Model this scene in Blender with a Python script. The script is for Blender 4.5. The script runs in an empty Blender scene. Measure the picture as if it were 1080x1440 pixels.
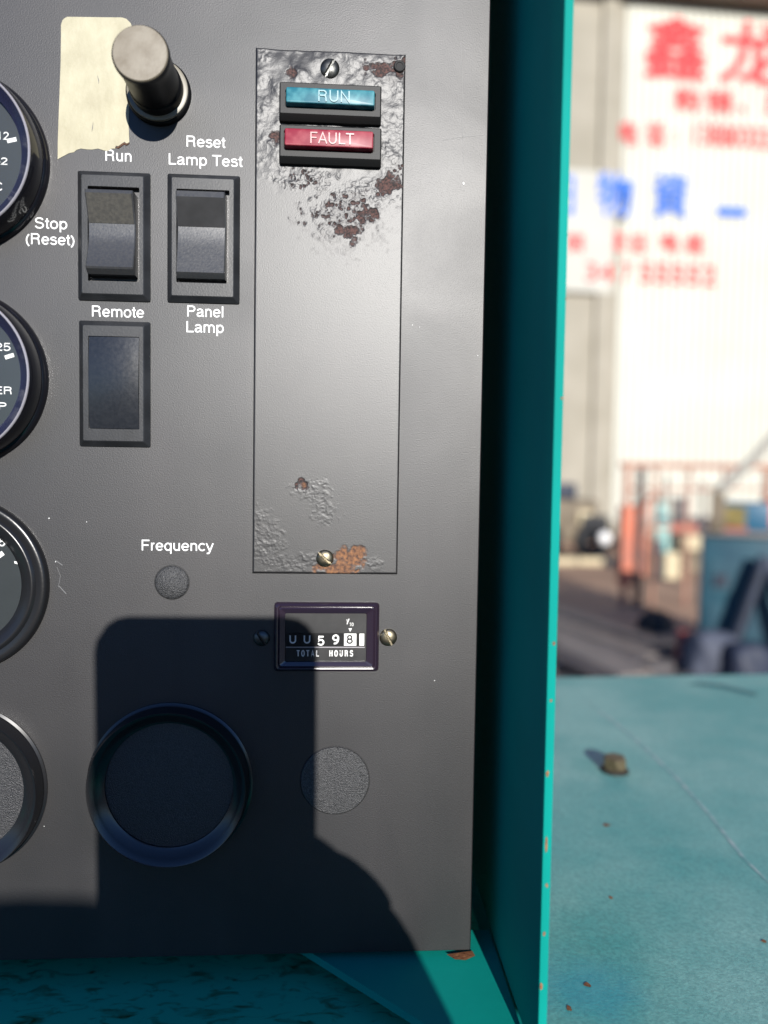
import bpy, bmesh, math, random
import numpy as np
from mathutils import Vector, Matrix

random.seed(7)
rng = np.random.default_rng(7)
SC = bpy.context.scene
COL = SC.collection

# ------------------------------------------------------------------ camera
EYE = 1.45            # height of the lens over the yard
D = 0.266             # lens to panel face
CAM = Vector((0, -D, EYE))
F = 1080.0            # focal length in photo pixels (photo 1080 x 1440)
RIGHT = Vector((0.99816049, -0.05872954, 0.01504904))
DOWN = Vector((0.01205461, -0.05101210, -0.99862528))
FWD = Vector((0.05941649, 0.99696971, -0.05021030))
cam = bpy.data.cameras.new('camera')
cam.sensor_fit = 'HORIZONTAL'
cam.sensor_width = 36.0
cam.lens = 36.0
cam.clip_start = 0.003
cam.clip_end = 2000
cam.dof.use_dof = True
cam.dof.focus_distance = 0.262
cam.dof.aperture_fstop = 36.0 / 5.0
camo = bpy.data.objects.new('camera', cam)
COL.objects.link(camo)
camo.matrix_world = Matrix(((RIGHT.x, -DOWN.x, -FWD.x, CAM.x), (RIGHT.y, -DOWN.y, -FWD.y, CAM.y),
                            (RIGHT.z, -DOWN.z, -FWD.z, CAM.z), (0, 0, 0, 1)))
SC.camera = camo

# ------------------------------------------------------------------ sky and sun
SUN = Vector((0.098, -1.0, 0.29)).normalized()      # towards the sun
world = bpy.data.worlds.new('World')
SC.world = world
world.use_nodes = True
nt = world.node_tree
sky = nt.nodes.new('ShaderNodeTexSky')
sky.sky_type = 'NISHITA'
sky.sun_disc = False
sky.sun_elevation = math.asin(SUN.z)
sky.sun_rotation = math.atan2(SUN.x, SUN.y)
sky.air_density = 1.0
sky.dust_density = 0.0
sky.ozone_density = 2.5
bg = nt.nodes['Background']
bg.inputs['Strength'].default_value = 0.08
tint = nt.nodes.new('ShaderNodeMix'); tint.data_type = 'RGBA'; tint.blend_type = 'MULTIPLY'   # camera white balance of the skylight
tint.inputs['Factor'].default_value = 1.0; tint.inputs['B'].default_value = (0.66, 0.90, 1.38, 1)
nt.links.new(sky.outputs[0], tint.inputs['A']); nt.links.new(tint.outputs['Result'], bg.inputs['Color'])
sl = bpy.data.lights.new('sun', 'SUN')
sl.energy = 5.0
sl.angle = math.radians(0.53)
sl.color = (1.0, 0.965, 0.91)
so = bpy.data.objects.new('sun', sl)
COL.objects.link(so)
so.rotation_euler = SUN.to_track_quat('Z', 'Y').to_euler()
so.location = (2, -20, 8)
SC.view_settings.view_transform = 'Standard'
SC.view_settings.look = 'None'
SC.view_settings.exposure = 0.40
SC.view_settings.gamma = 1.0
SC.cycles.use_denoising = True

# ------------------------------------------------------------------ layout helpers
def ray(px, py):
    return FWD + RIGHT * ((px - 540.0) / F) + DOWN * ((py - 720.0) / F)
def P(px, py, h=0.0):            # point h metres proud of the panel face
    r = ray(px, py); t = (-h - CAM.y) / r.y
    return CAM + r * t
def G(px, py, z):                # point on a level surface
    r = ray(px, py); t = (z - CAM.z) / r.z
    return CAM + r * t
def W(px, py, y):                # point on an upright plane y metres behind the panel
    r = ray(px, py); t = (y - CAM.y) / r.y
    return CAM + r * t
MM = 0.001
PX = D / F                       # size of a photo pixel on the panel face

# ------------------------------------------------------------------ materials
MATS = {}
def mat(name, base, rough=0.5, metal=0.0, spec=0.5, vary=0.0, vscale=60, bump=0.0, bscale=800, base2=None,
        rvary=0.0, coat=0.0, detail=4, bdist=0.0004):
    m = bpy.data.materials.new(name); m.use_nodes = True
    n = m.node_tree; b = n.nodes['Principled BSDF']
    b.inputs['Base Color'].default_value = (*base, 1)
    b.inputs['Roughness'].default_value = rough
    b.inputs['Metallic'].default_value = metal
    b.inputs['Specular IOR Level'].default_value = spec
    b.inputs['Coat Weight'].default_value = coat
    b.inputs['Coat Roughness'].default_value = 0.08
    tc = n.nodes.new('ShaderNodeTexCoord')
    if vary or rvary or base2:
        nz = n.nodes.new('ShaderNodeTexNoise')
        nz.inputs['Scale'].default_value = vscale; nz.inputs['Detail'].default_value = detail
        n.links.new(tc.outputs['Object'], nz.inputs['Vector'])
        if vary or base2:
            cr = n.nodes.new('ShaderNodeValToRGB')
            e = cr.color_ramp.elements
            e[0].position = 0.35; e[1].position = 0.65
            b2 = base2 or tuple(min(1, c * (1 + vary)) for c in base)
            b1 = base if base2 else tuple(c * (1 - vary) for c in base)
            e[0].color = (*b1, 1); e[1].color = (*b2, 1)
            n.links.new(nz.outputs['Fac'], cr.inputs['Fac'])
            n.links.new(cr.outputs['Color'], b.inputs['Base Color'])
        if rvary:
            mr = n.nodes.new('ShaderNodeMapRange')
            mr.inputs['From Min'].default_value = 0.3; mr.inputs['From Max'].default_value = 0.7
            mr.inputs['To Min'].default_value = rough - rvary; mr.inputs['To Max'].default_value = rough + rvary
            n.links.new(nz.outputs['Fac'], mr.inputs['Value'])
            n.links.new(mr.outputs['Result'], b.inputs['Roughness'])
    if bump:
        nb = n.nodes.new('ShaderNodeTexNoise')
        nb.inputs['Scale'].default_value = bscale; nb.inputs['Detail'].default_value = 3
        n.links.new(tc.outputs['Object'], nb.inputs['Vector'])
        bp = n.nodes.new('ShaderNodeBump')
        bp.inputs['Strength'].default_value = bump; bp.inputs['Distance'].default_value = bdist
        n.links.new(nb.outputs['Fac'], bp.inputs['Height'])
        n.links.new(bp.outputs['Normal'], b.inputs['Normal'])
    MATS[name] = m
    return m

mat('panel_grey_plain', (0.015, 0.015, 0.016), rough=0.47)
mat('black_plastic', (0.012, 0.012, 0.013), rough=0.28, spec=0.5, bump=0.05, bscale=900)
mat('cap_gloss', (0.009, 0.009, 0.010), rough=0.24, spec=0.75)
mat('black_gloss', (0.008, 0.008, 0.011), rough=0.14, spec=0.6)
mat('purple_gloss', (0.020, 0.012, 0.022), rough=0.22, spec=1.0)
mat('bezel_grey', (0.020, 0.021, 0.023), rough=0.40, spec=0.4, vary=0.25, vscale=120, bump=0.15, bscale=1800, bdist=0.0002)
mat('rocker_grey', (0.036, 0.037, 0.040), rough=0.31, spec=0.7, base2=(0.042, 0.042, 0.042), vscale=1300, rvary=0.03, bump=0.12, bscale=1500, bdist=0.0002)
mat('rocker_dusty', (0.05, 0.048, 0.043), rough=0.45, base2=(0.068, 0.064, 0.054), vscale=900, rvary=0.03, bump=0.15, bscale=1500, bdist=0.0002)
mat('rocker_dark', (0.02, 0.02, 0.021), rough=0.42, vary=0.3, vscale=150)
mat('blank_insert', (0.012, 0.014, 0.018), rough=0.22, base2=(0.016, 0.018, 0.022), vscale=900, rvary=0.015, bump=0.12, bscale=500, bdist=0.0002)
mat('lamp_housing', (0.016, 0.016, 0.016), rough=0.5, spec=0.28, bump=0.1, bscale=1800, bdist=0.0002)
mat('hole_black', (0.004, 0.004, 0.004), rough=0.7)
mat('grain_black', (0.026, 0.026, 0.028), rough=0.36, spec=0.6, bump=1.0, bscale=2600, bdist=0.0004, vary=0.5, vscale=2200)
mat('grain_plug', (0.036, 0.036, 0.037), rough=0.42, spec=0.5, bump=0.9, bscale=2600, bdist=0.0004, vary=0.5, vscale=2200)
mat('white_print', (0.82, 0.82, 0.80), rough=0.5, vary=0.06, vscale=400)
mat('dial_print', (0.75, 0.76, 0.75), rough=0.5)
mat('dial_face', (0.020, 0.026, 0.029), rough=0.5, spec=0.3, vary=0.1)
mat('chrome', (0.42, 0.40, 0.43), rough=0.3, metal=0.3)
mat('bevel_sky_tint', (0.016, 0.018, 0.045), rough=0.2, spec=0.6)  # blue sky reflection put into the base colour of a black bevel
mat('screw_brass', (0.30, 0.26, 0.18), rough=0.42, metal=1.0, base2=(0.14, 0.12, 0.085), vscale=350, rvary=0.1, bump=0.2, bscale=900)
mat('screw_dark', (0.10, 0.10, 0.095), rough=0.40, metal=0.9, vary=0.4, vscale=300, bump=0.2, bscale=900)
mat('knob_black', (0.006, 0.006, 0.0065), rough=0.42, spec=0.2)
mat('knob_cap', (0.185, 0.155, 0.11), rough=0.36, base2=(0.23, 0.20, 0.15), vscale=190, rvary=0.06, bump=0.1, bscale=700)
mat('knob_ring', (0.20, 0.18, 0.135), rough=0.4)
mat('teal_paint', (0.004, 0.22, 0.215), rough=0.36, vary=0.12, vscale=14, rvary=0.05, bump=0.1, bscale=300)
mat('teal_light', (0.004, 0.265, 0.222), rough=0.6, spec=0.06, vary=0.08, vscale=14, bump=0.1, bscale=300)
mat('rust', (0.16, 0.055, 0.022), rough=0.85, base2=(0.30, 0.13, 0.05), vscale=500, bump=0.6, bscale=900)
mat('rust_dark', (0.05, 0.025, 0.014), rough=0.85, base2=(0.12, 0.055, 0.03), vscale=500, bump=0.6, bscale=900)
mat('chip_white', (0.6, 0.6, 0.58), rough=0.6)
mat('scratch_grey', (0.13, 0.13, 0.13), rough=0.5)
mat('interior', (0.012, 0.013, 0.014), rough=0.7)
mat('seal_rubber', (0.010, 0.010, 0.010), rough=0.6)
mat('bolt_steel', (0.17, 0.13, 0.075), rough=0.5, metal=0.8, vary=0.4, vscale=200, bump=0.2, bscale=500)
mat('bolt_dark', (0.02, 0.018, 0.014), rough=0.7, vary=0.4, vscale=200)  # darker tone for the ring under the bolt head
mat('phone_black', (0.01, 0.01, 0.012), rough=0.25)
mat('skin', (0.45, 0.26, 0.18), rough=0.5, vary=0.08, vscale=30)
mat('jacket', (0.04, 0.05, 0.075), rough=0.85, vary=0.2, vscale=20)
mat('hair', (0.012, 0.010, 0.009), rough=0.5)

def panel_mat():
    m = mat('panel_grey', (0.015, 0.015, 0.016), rough=0.47, spec=0.70)
    n = m.node_tree; b = n.nodes['Principled BSDF']; tc = n.nodes.new('ShaderNodeTexCoord')
    def noise(sc, d=4, stretch=None, dist=0.0):
        q = n.nodes.new('ShaderNodeTexNoise'); q.inputs['Scale'].default_value = sc; q.inputs['Detail'].default_value = d; q.inputs['Distortion'].default_value = dist
        if stretch:
            mp = n.nodes.new('ShaderNodeMapping'); mp.inputs['Scale'].default_value = stretch
            n.links.new(tc.outputs['Object'], mp.inputs['Vector']); n.links.new(mp.outputs[0], q.inputs['Vector'])
        else: n.links.new(tc.outputs['Object'], q.inputs['Vector'])
        return q.outputs['Fac']
    def ramp(src, p0, c0, p1, c1):
        cr = n.nodes.new('ShaderNodeValToRGB')
        cr.color_ramp.elements[0].position = p0; cr.color_ramp.elements[0].color = (*c0, 1)
        cr.color_ramp.elements[1].position = p1; cr.color_ramp.elements[1].color = (*c1, 1)
        n.links.new(src, cr.inputs['Fac']); return cr.outputs['Color']
    def mix(f, a, bb, mode='MIX'):
        q = n.nodes.new('ShaderNodeMix'); q.data_type = 'RGBA'; q.blend_type = mode
        if isinstance(f, float): q.inputs['Factor'].default_value = f
        else: n.links.new(f, q.inputs['Factor'])
        n.links.new(a, q.inputs['A']); n.links.new(bb, q.inputs['B']); return q.outputs['Result']
    base = ramp(noise(13, 6, None, 0.6), 0.34, (0.0095, 0.0095, 0.0105), 0.66, (0.0195, 0.0180, 0.0190))       # hand marks and fading
    drip = ramp(noise(60, 4, (1, 1, .06)), 0.35, (0.85, 0.85, 0.87), 0.68, (1.22, 1.2, 1.16))                  # faint runs of dust
    c = mix(0.8, base, drip, 'MULTIPLY')
    c = mix(0.5, c, ramp(noise(2600, 2), 0.35, (0.55, 0.55, 0.55), 0.65, (1.5, 1.5, 1.5)), 'MULTIPLY')        # paint grain
    n.links.new(c, b.inputs['Base Color'])
    mr = n.nodes.new('ShaderNodeMapRange'); mr.inputs['From Min'].default_value = 0.3; mr.inputs['From Max'].default_value = 0.7
    mr.inputs['To Min'].default_value = 0.445; mr.inputs['To Max'].default_value = 0.505
    n.links.new(noise(19, 7, None, 0.8), mr.inputs['Value']); n.links.new(mr.outputs['Result'], b.inputs['Roughness'])
    bp = n.nodes.new('ShaderNodeBump'); bp.inputs['Strength'].default_value = 0.26; bp.inputs['Distance'].default_value = 0.0002
    n.links.new(noise(2400, 3), bp.inputs['Height']); n.links.new(bp.outputs['Normal'], b.inputs['Normal'])
panel_mat()

def lens_mat(name, deep, pale):
    m = mat(name, deep, rough=0.36, spec=0.4)
    n = m.node_tree; b = n.nodes['Principled BSDF']
    tc = n.nodes.new('ShaderNodeTexCoord')
    nz = n.nodes.new('ShaderNodeTexNoise'); nz.inputs['Scale'].default_value = 260; nz.inputs['Detail'].default_value = 5
    n.links.new(tc.outputs['Object'], nz.inputs['Vector'])
    cr = n.nodes.new('ShaderNodeValToRGB')
    cr.color_ramp.elements[0].position = 0.42; cr.color_ramp.elements[0].color = (*deep, 1)
    cr.color_ramp.elements[1].position = 0.72; cr.color_ramp.elements[1].color = (*pale, 1)
    n.links.new(nz.outputs['Fac'], cr.inputs['Fac']); n.links.new(cr.outputs['Color'], b.inputs['Base Color'])
    b.inputs['Subsurface Weight'].default_value = 0.0
    return m
lens_mat('lens_teal', (0.003, 0.12, 0.165), (0.07, 0.27, 0.30))
lens_mat('lens_red', (0.22, 0.005, 0.024), (0.33, 0.055, 0.07))
mat('lens_teal_letter', (0.16, 0.32, 0.35), rough=0.25)
mat('lens_red_letter', (0.40, 0.16, 0.155), rough=0.25)

def glass_mat():
    m = bpy.data.materials.new('gauge_glass'); m.use_nodes = True
    n = m.node_tree; n.nodes.remove(n.nodes['Principled BSDF'])
    out = n.nodes['Material Output']
    tr = n.nodes.new('ShaderNodeBsdfTransparent'); gl = n.nodes.new('ShaderNodeBsdfGlossy')
    gl.inputs['Roughness'].default_value = 0.06
    fr = n.nodes.new('ShaderNodeFresnel'); fr.inputs['IOR'].default_value = 1.45
    mx = n.nodes.new('ShaderNodeMixShader')
    n.links.new(fr.outputs[0], mx.inputs[0]); n.links.new(tr.outputs[0], mx.inputs[1]); n.links.new(gl.outputs[0], mx.inputs[2])
    n.links.new(mx.outputs[0], out.inputs['Surface'])
    MATS['gauge_glass'] = m
glass_mat()

def sticker_mat():
    m = mat('sticker_paper', (0.62, 0.54, 0.38), rough=0.55)
    n = m.node_tree; b = n.nodes['Principled BSDF']
    tc = n.nodes.new('ShaderNodeTexCoord')
    nz = n.nodes.new('ShaderNodeTexNoise'); nz.inputs['Scale'].default_value = 90; nz.inputs['Detail'].default_value = 7
    n.links.new(tc.outputs['Object'], nz.inputs['Vector'])
    cr = n.nodes.new('ShaderNodeValToRGB')
    cr.color_ramp.elements[0].position = 0.3; cr.color_ramp.elements[0].color = (0.36, 0.325, 0.215, 1)
    cr.color_ramp.elements[1].position = 0.62; cr.color_ramp.elements[1].color = (0.45, 0.415, 0.285, 1)
    n.links.new(nz.outputs['Fac'], cr.inputs['Fac']); n.links.new(cr.outputs['Color'], b.inputs['Base Color'])
sticker_mat()

def crease(name, sc, st, dist):
    n = MATS[name].node_tree; b = n.nodes['Principled BSDF']; tc = n.nodes.new('ShaderNodeTexCoord')
    q = n.nodes.new('ShaderNodeTexNoise'); q.inputs['Scale'].default_value = sc; q.inputs['Detail'].default_value = 6
    n.links.new(tc.outputs['Object'], q.inputs['Vector'])
    bp = n.nodes.new('ShaderNodeBump'); bp.inputs['Strength'].default_value = st; bp.inputs['Distance'].default_value = dist
    n.links.new(q.outputs['Fac'], bp.inputs['Height']); n.links.new(bp.outputs['Normal'], b.inputs['Normal'])
crease('sticker_paper', 110, 0.5, 0.0012)

def deck_mat():
    m = mat('deck_paint', (0.01, 0.2, 0.2), rough=0.5, spec=0.4)
    n = m.node_tree; b = n.nodes['Principled BSDF']
    tc = n.nodes.new('ShaderNodeTexCoord')
    def noise(s, d=4, r=0.5):
        q = n.nodes.new('ShaderNodeTexNoise'); q.inputs['Scale'].default_value = s; q.inputs['Detail'].default_value = d
        q.inputs['Roughness'].default_value = r
        n.links.new(tc.outputs['Object'], q.inputs['Vector']); return q
    def ramp(src, p0, c0, p1, c1):
        cr = n.nodes.new('ShaderNodeValToRGB')
        cr.color_ramp.elements[0].position = p0; cr.color_ramp.elements[0].color = (*c0, 1)
        cr.color_ramp.elements[1].position = p1; cr.color_ramp.elements[1].color = (*c1, 1)
        n.links.new(src, cr.inputs['Fac']); return cr
    a = ramp(noise(9, 6, 0.6).outputs['Fac'], 0.36, (0.075, 0.32, 0.29), 0.62, (0.22, 0.44, 0.385))   # chalky bloom
    f = ramp(noise(700, 3).outputs['Fac'], 0.35, (0.72, 0.78, 0.8), 0.65, (1.1, 1.1, 1.1))
    mx = n.nodes.new('ShaderNodeMix'); mx.data_type = 'RGBA'; mx.blend_type = 'MULTIPLY'; mx.inputs['Factor'].default_value = 0.8
    n.links.new(a.outputs['Color'], mx.inputs['A']); n.links.new(f.outputs['Color'], mx.inputs['B'])
    # rubbed patch of fresh blue paint: a mask carried by the mesh
    at = n.nodes.new('ShaderNodeAttribute'); at.attribute_name = 'rubbed'
    m2 = n.nodes.new('ShaderNodeMix'); m2.data_type = 'RGBA'
    n.links.new(at.outputs['Fac'], m2.inputs['Factor'])
    n.links.new(mx.outputs['Result'], m2.inputs['A']); m2.inputs['B'].default_value = (0.004, 0.27, 0.38, 1)
    n.links.new(m2.outputs['Result'], b.inputs['Base Color'])
    nb = noise(900, 3)
    bp = n.nodes.new('ShaderNodeBump'); bp.inputs['Strength'].default_value = 0.35; bp.inputs['Distance'].default_value = 0.0004
    n.links.new(nb.outputs['Fac'], bp.inputs['Height']); n.links.new(bp.outputs['Normal'], b.inputs['Normal'])
deck_mat()

def floor_mat():
    m = mat('dirty_floor', (0.01, 0.2, 0.2), rough=0.5)
    n = m.node_tree; b = n.nodes['Principled BSDF']
    tc = n.nodes.new('ShaderNodeTexCoord')
    mp = n.nodes.new('ShaderNodeMapping'); mp.inputs['Scale'].default_value = (1, 2.2, 1); mp.inputs['Rotation'].default_value = (0, 0, 0.5)
    n.links.new(tc.outputs['Object'], mp.inputs['Vector'])
    nz = n.nodes.new('ShaderNodeTexNoise'); nz.inputs['Scale'].default_value = 95; nz.inputs['Detail'].default_value = 3; nz.inputs['Distortion'].default_value = 1.2
    n.links.new(mp.outputs[0], nz.inputs['Vector'])
    cr = n.nodes.new('ShaderNodeValToRGB'); e = cr.color_ramp.elements
    e[0].position = 0.52; e[0].color = (0.015, 0.50, 0.32, 1); e[1].position = 0.76; e[1].color = (0.018, 0.085, 0.025, 1)
    n.links.new(nz.outputs['Fac'], cr.inputs['Fac']); n.links.new(cr.outputs['Color'], b.inputs['Base Color'])
floor_mat()

def plate_mat():
    m = mat('plate_paint', (0.052, 0.052, 0.052), rough=0.38)
    n = m.node_tree; b = n.nodes['Principled BSDF']
    tc = n.nodes.new('ShaderNodeTexCoord')
    def noise(s, d=4):
        q = n.nodes.new('ShaderNodeTexNoise'); q.inputs['Scale'].default_value = s; q.inputs['Detail'].default_value = d
        n.links.new(tc.outputs['Object'], q.inputs['Vector']); return q
    def attr(a):
        q = n.nodes.new('ShaderNodeAttribute'); q.attribute_name = a; return q
    def ramp(src, p0, c0, p1, c1):
        cr = n.nodes.new('ShaderNodeValToRGB')
        cr.color_ramp.elements[0].position = p0; cr.color_ramp.elements[0].color = (*c0, 1)
        cr.color_ramp.elements[1].position = p1; cr.color_ramp.elements[1].color = (*c1, 1)
        n.links.new(src, cr.inputs['Fac']); return cr
    def mix(f, a, bb):
        q = n.nodes.new('ShaderNodeMix'); q.data_type = 'RGBA'
        n.links.new(f, q.inputs['Factor']); n.links.new(a, q.inputs['A']); n.links.new(bb, q.inputs['B']); return q.outputs['Result']
    paint = ramp(noise(60).outputs['Fac'], 0.35, (0.0115, 0.011, 0.0115), 0.65, (0.018, 0.0168, 0.0165))
    brown = ramp(noise(1500, 5).outputs['Fac'], 0.38, (0.014, 0.008, 0.007), 0.66, (0.105, 0.046, 0.036))
    orange = ramp(noise(900, 6).outputs['Fac'], 0.35, (0.06, 0.028, 0.018), 0.66, (0.26, 0.115, 0.045))
    ro, rb = attr('rust_orange'), attr('rust_brown')
    c = mix(rb.outputs['Fac'], paint.outputs['Color'], brown.outputs['Color'])
    c = mix(ro.outputs['Fac'], c, orange.outputs['Color'])
    n.links.new(c, b.inputs['Base Color'])
    ad = n.nodes.new('ShaderNodeMath'); ad.operation = 'ADD'; ad.use_clamp = True
    n.links.new(ro.outputs['Fac'], ad.inputs[0]); n.links.new(rb.outputs['Fac'], ad.inputs[1])
    mr = n.nodes.new('ShaderNodeMapRange'); mr.inputs['To Min'].default_value = 0.44; mr.inputs['To Max'].default_value = 0.85
    n.links.new(ad.outputs[0], mr.inputs['Value']); n.links.new(mr.outputs['Result'], b.inputs['Roughness'])
    bp = n.nodes.new('ShaderNodeBump'); bp.inputs['Strength'].default_value = 0.2; bp.inputs['Distance'].default_value = 0.0002; b.inputs['Specular IOR Level'].default_value = 0.72
    n.links.new(noise(2400, 3).outputs['Fac'], bp.inputs['Height']); n.links.new(bp.outputs['Normal'], b.inputs['Normal'])
plate_mat()

# ------------------------------------------------------------------ object helpers
ORG = {}
def thing(name, label, cat, origin, group=None):
    o = bpy.data.objects.new(name, None); COL.objects.link(o)
    o.location = origin; o.empty_display_size = 0.01
    o['label'] = label; o['category'] = cat
    if group: o['group'] = group
    ORG[o] = Vector(origin)
    return o
def mk(name, verts, faces, m, parent=None, smooth=None, kind=None, label=None):
    """one mesh object from world-space vertices"""
    off = ORG[parent] if parent else Vector((0, 0, 0))
    me = bpy.data.meshes.new(name)
    me.from_pydata([tuple(Vector(v) - off) for v in verts], [], faces)
    me.validate(); me.update()
    bm = bmesh.new(); bm.from_mesh(me); bmesh.ops.recalc_face_normals(bm, faces=bm.faces); bm.to_mesh(me); bm.free()
    if m: me.materials.append(MATS[m])
    if smooth is not None:
        me.shade_smooth(); me.set_sharp_from_angle(angle=math.radians(smooth))
    o = bpy.data.objects.new(name, me); COL.objects.link(o)
    if parent: o.parent = parent; ORG[o] = off
    if kind: o['kind'] = kind
    if label: o['label'] = label
    return o
def tag(o, label, cat, group=None):
    o['label'] = label; o['category'] = cat
    if group: o['group'] = group
    return o

class MB:
    def __init__(s): s.v = []; s.f = []
    def add(s, v, f):
        k = len(s.v); s.v += [Vector(x) for x in v]; s.f += [[i + k for i in q] for q in f]; return s
    def box(s, x0, x1, y0, y1, z0, z1, bev=0.0):
        bm = bmesh.new(); bmesh.ops.create_cube(bm, size=1)
        for v in bm.verts:
            v.co = Vector(((x0 + x1) / 2 + v.co.x * (x1 - x0), (y0 + y1) / 2 + v.co.y * (y1 - y0), (z0 + z1) / 2 + v.co.z * (z1 - z0)))
        if bev: bmesh.ops.bevel(bm, geom=bm.edges[:], offset=bev, segments=2, affect='EDGES', profile=0.6)
        bm.verts.index_update()
        s.add([v.co.copy() for v in bm.verts], [[v.index for v in f.verts] for f in bm.faces]); bm.free(); return s
    def xf(s, M):
        s.v = [M @ v for v in s.v]; return s
    def tube(s, pts, rad, seg=12, cap=True):
        pts = [Vector(p) for p in pts]; rr = rad if isinstance(rad, (list, tuple)) else [rad] * len(pts)
        k = len(s.v)
        for i, p in enumerate(pts):
            d = (pts[min(i + 1, len(pts) - 1)] - pts[max(i - 1, 0)]).normalized()
            a = d.cross(Vector((0.31, 0.27, 0.91))).normalized(); b = d.cross(a)
            for j in range(seg):
                t = 2 * math.pi * j / seg; s.v.append(p + (a * math.cos(t) + b * math.sin(t)) * rr[i])
        for i in range(len(pts) - 1):
            for j in range(seg):
                j2 = (j + 1) % seg
                s.f.append([k + i * seg + j, k + i * seg + j2, k + (i + 1) * seg + j2, k + (i + 1) * seg + j])
        if cap:
            s.f.append([k + j for j in range(seg)][::-1]); s.f.append([k + (len(pts) - 1) * seg + j for j in range(seg)])
        return s
    def beam(s, a, b, w, t, up=Vector((0, 0, 1))):
        a, b = Vector(a), Vector(b); d = (b - a).normalized(); u = d.cross(up)
        if u.length < 1e-4: u = d.cross(Vector((0, 1, 0)))
        u.normalize(); n = u.cross(d)
        q = [a + u * (i * w / 2) + n * (j * t / 2) for i, j in ((-1, -1), (1, -1), (1, 1), (-1, 1))] + \
            [b + u * (i * w / 2) + n * (j * t / 2) for i, j in ((-1, -1), (1, -1), (1, 1), (-1, 1))]
        return s.add(q, [[0, 1, 2, 3], [4, 5, 6, 7], [0, 1, 5, 4], [1, 2, 6, 5], [2, 3, 7, 6], [3, 0, 4, 7]])
    def build(s, name, m, parent=None, smooth=None, kind=None, label=None):
        return mk(name, s.v, s.f, m, parent, smooth, kind, label)

def lathe(c, prof, seg=96, cap0=False, cap1=True):
    """profile of (radius, height off the panel) in mm around the axis through c, facing the camera side"""
    v, f = [], []
    for r, h in prof:
        for j in range(seg):
            t = 2 * math.pi * j / seg
            v.append(Vector((c.x + r * MM * math.cos(t), c.y - h * MM, c.z + r * MM * math.sin(t))))
    for i in range(len(prof) - 1):
        for j in range(seg):
            j2 = (j + 1) % seg
            f.append([i * seg + j, i * seg + j2, (i + 1) * seg + j2, (i + 1) * seg + j])
    if cap1: f.append([(len(prof) - 1) * seg + j for j in range(seg)])
    if cap0: f.append([j for j in range(seg)])
    return v, f

def ring_pts(x0, x1, z0, z1, y, r, n=5):
    out = []
    r = max(r, 1e-6)
    for cx, cz, a0 in ((x1 - r, z1 - r, 0), (x0 + r, z1 - r, 90), (x0 + r, z0 + r, 180), (x1 - r, z0 + r, 270)):
        for k in range(n):
            a = math.radians(a0 + 90 * k / (n - 1))
            out.append(Vector((cx + r * math.cos(a), y, cz + r * math.sin(a))))
    return out
def loft(rings, cap0=False, cap1=True):
    """rings: (x0, x1, z0, z1, height_m, corner_radius_m)"""
    v, f = [], []
    n = 20
    for x0, x1, z0, z1, h, r in rings: v += ring_pts(x0, x1, z0, z1, -h, r)
    for i in range(len(rings) - 1):
        for j in range(n):
            j2 = (j + 1) % n
            f.append([i * n + j, i * n + j2, (i + 1) * n + j2, (i + 1) * n + j])
    if cap1: f.append([(len(rings) - 1) * n + j for j in range(n)])
    if cap0: f.append([j for j in range(n)])
    return v, f
def inset(r, d, h, rad=None):
    return (r[0] + d, r[1] - d, r[2] + d, r[3] - d, h, rad if rad is not None else max(r[5] - d, 1e-5))
def rect(px0, py0, px1, py1, h, rad=0.0003):
    a, b = P(px0, py0, h), P(px1, py1, h)
    return (a.x, b.x, b.z, a.z, h, rad)

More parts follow.
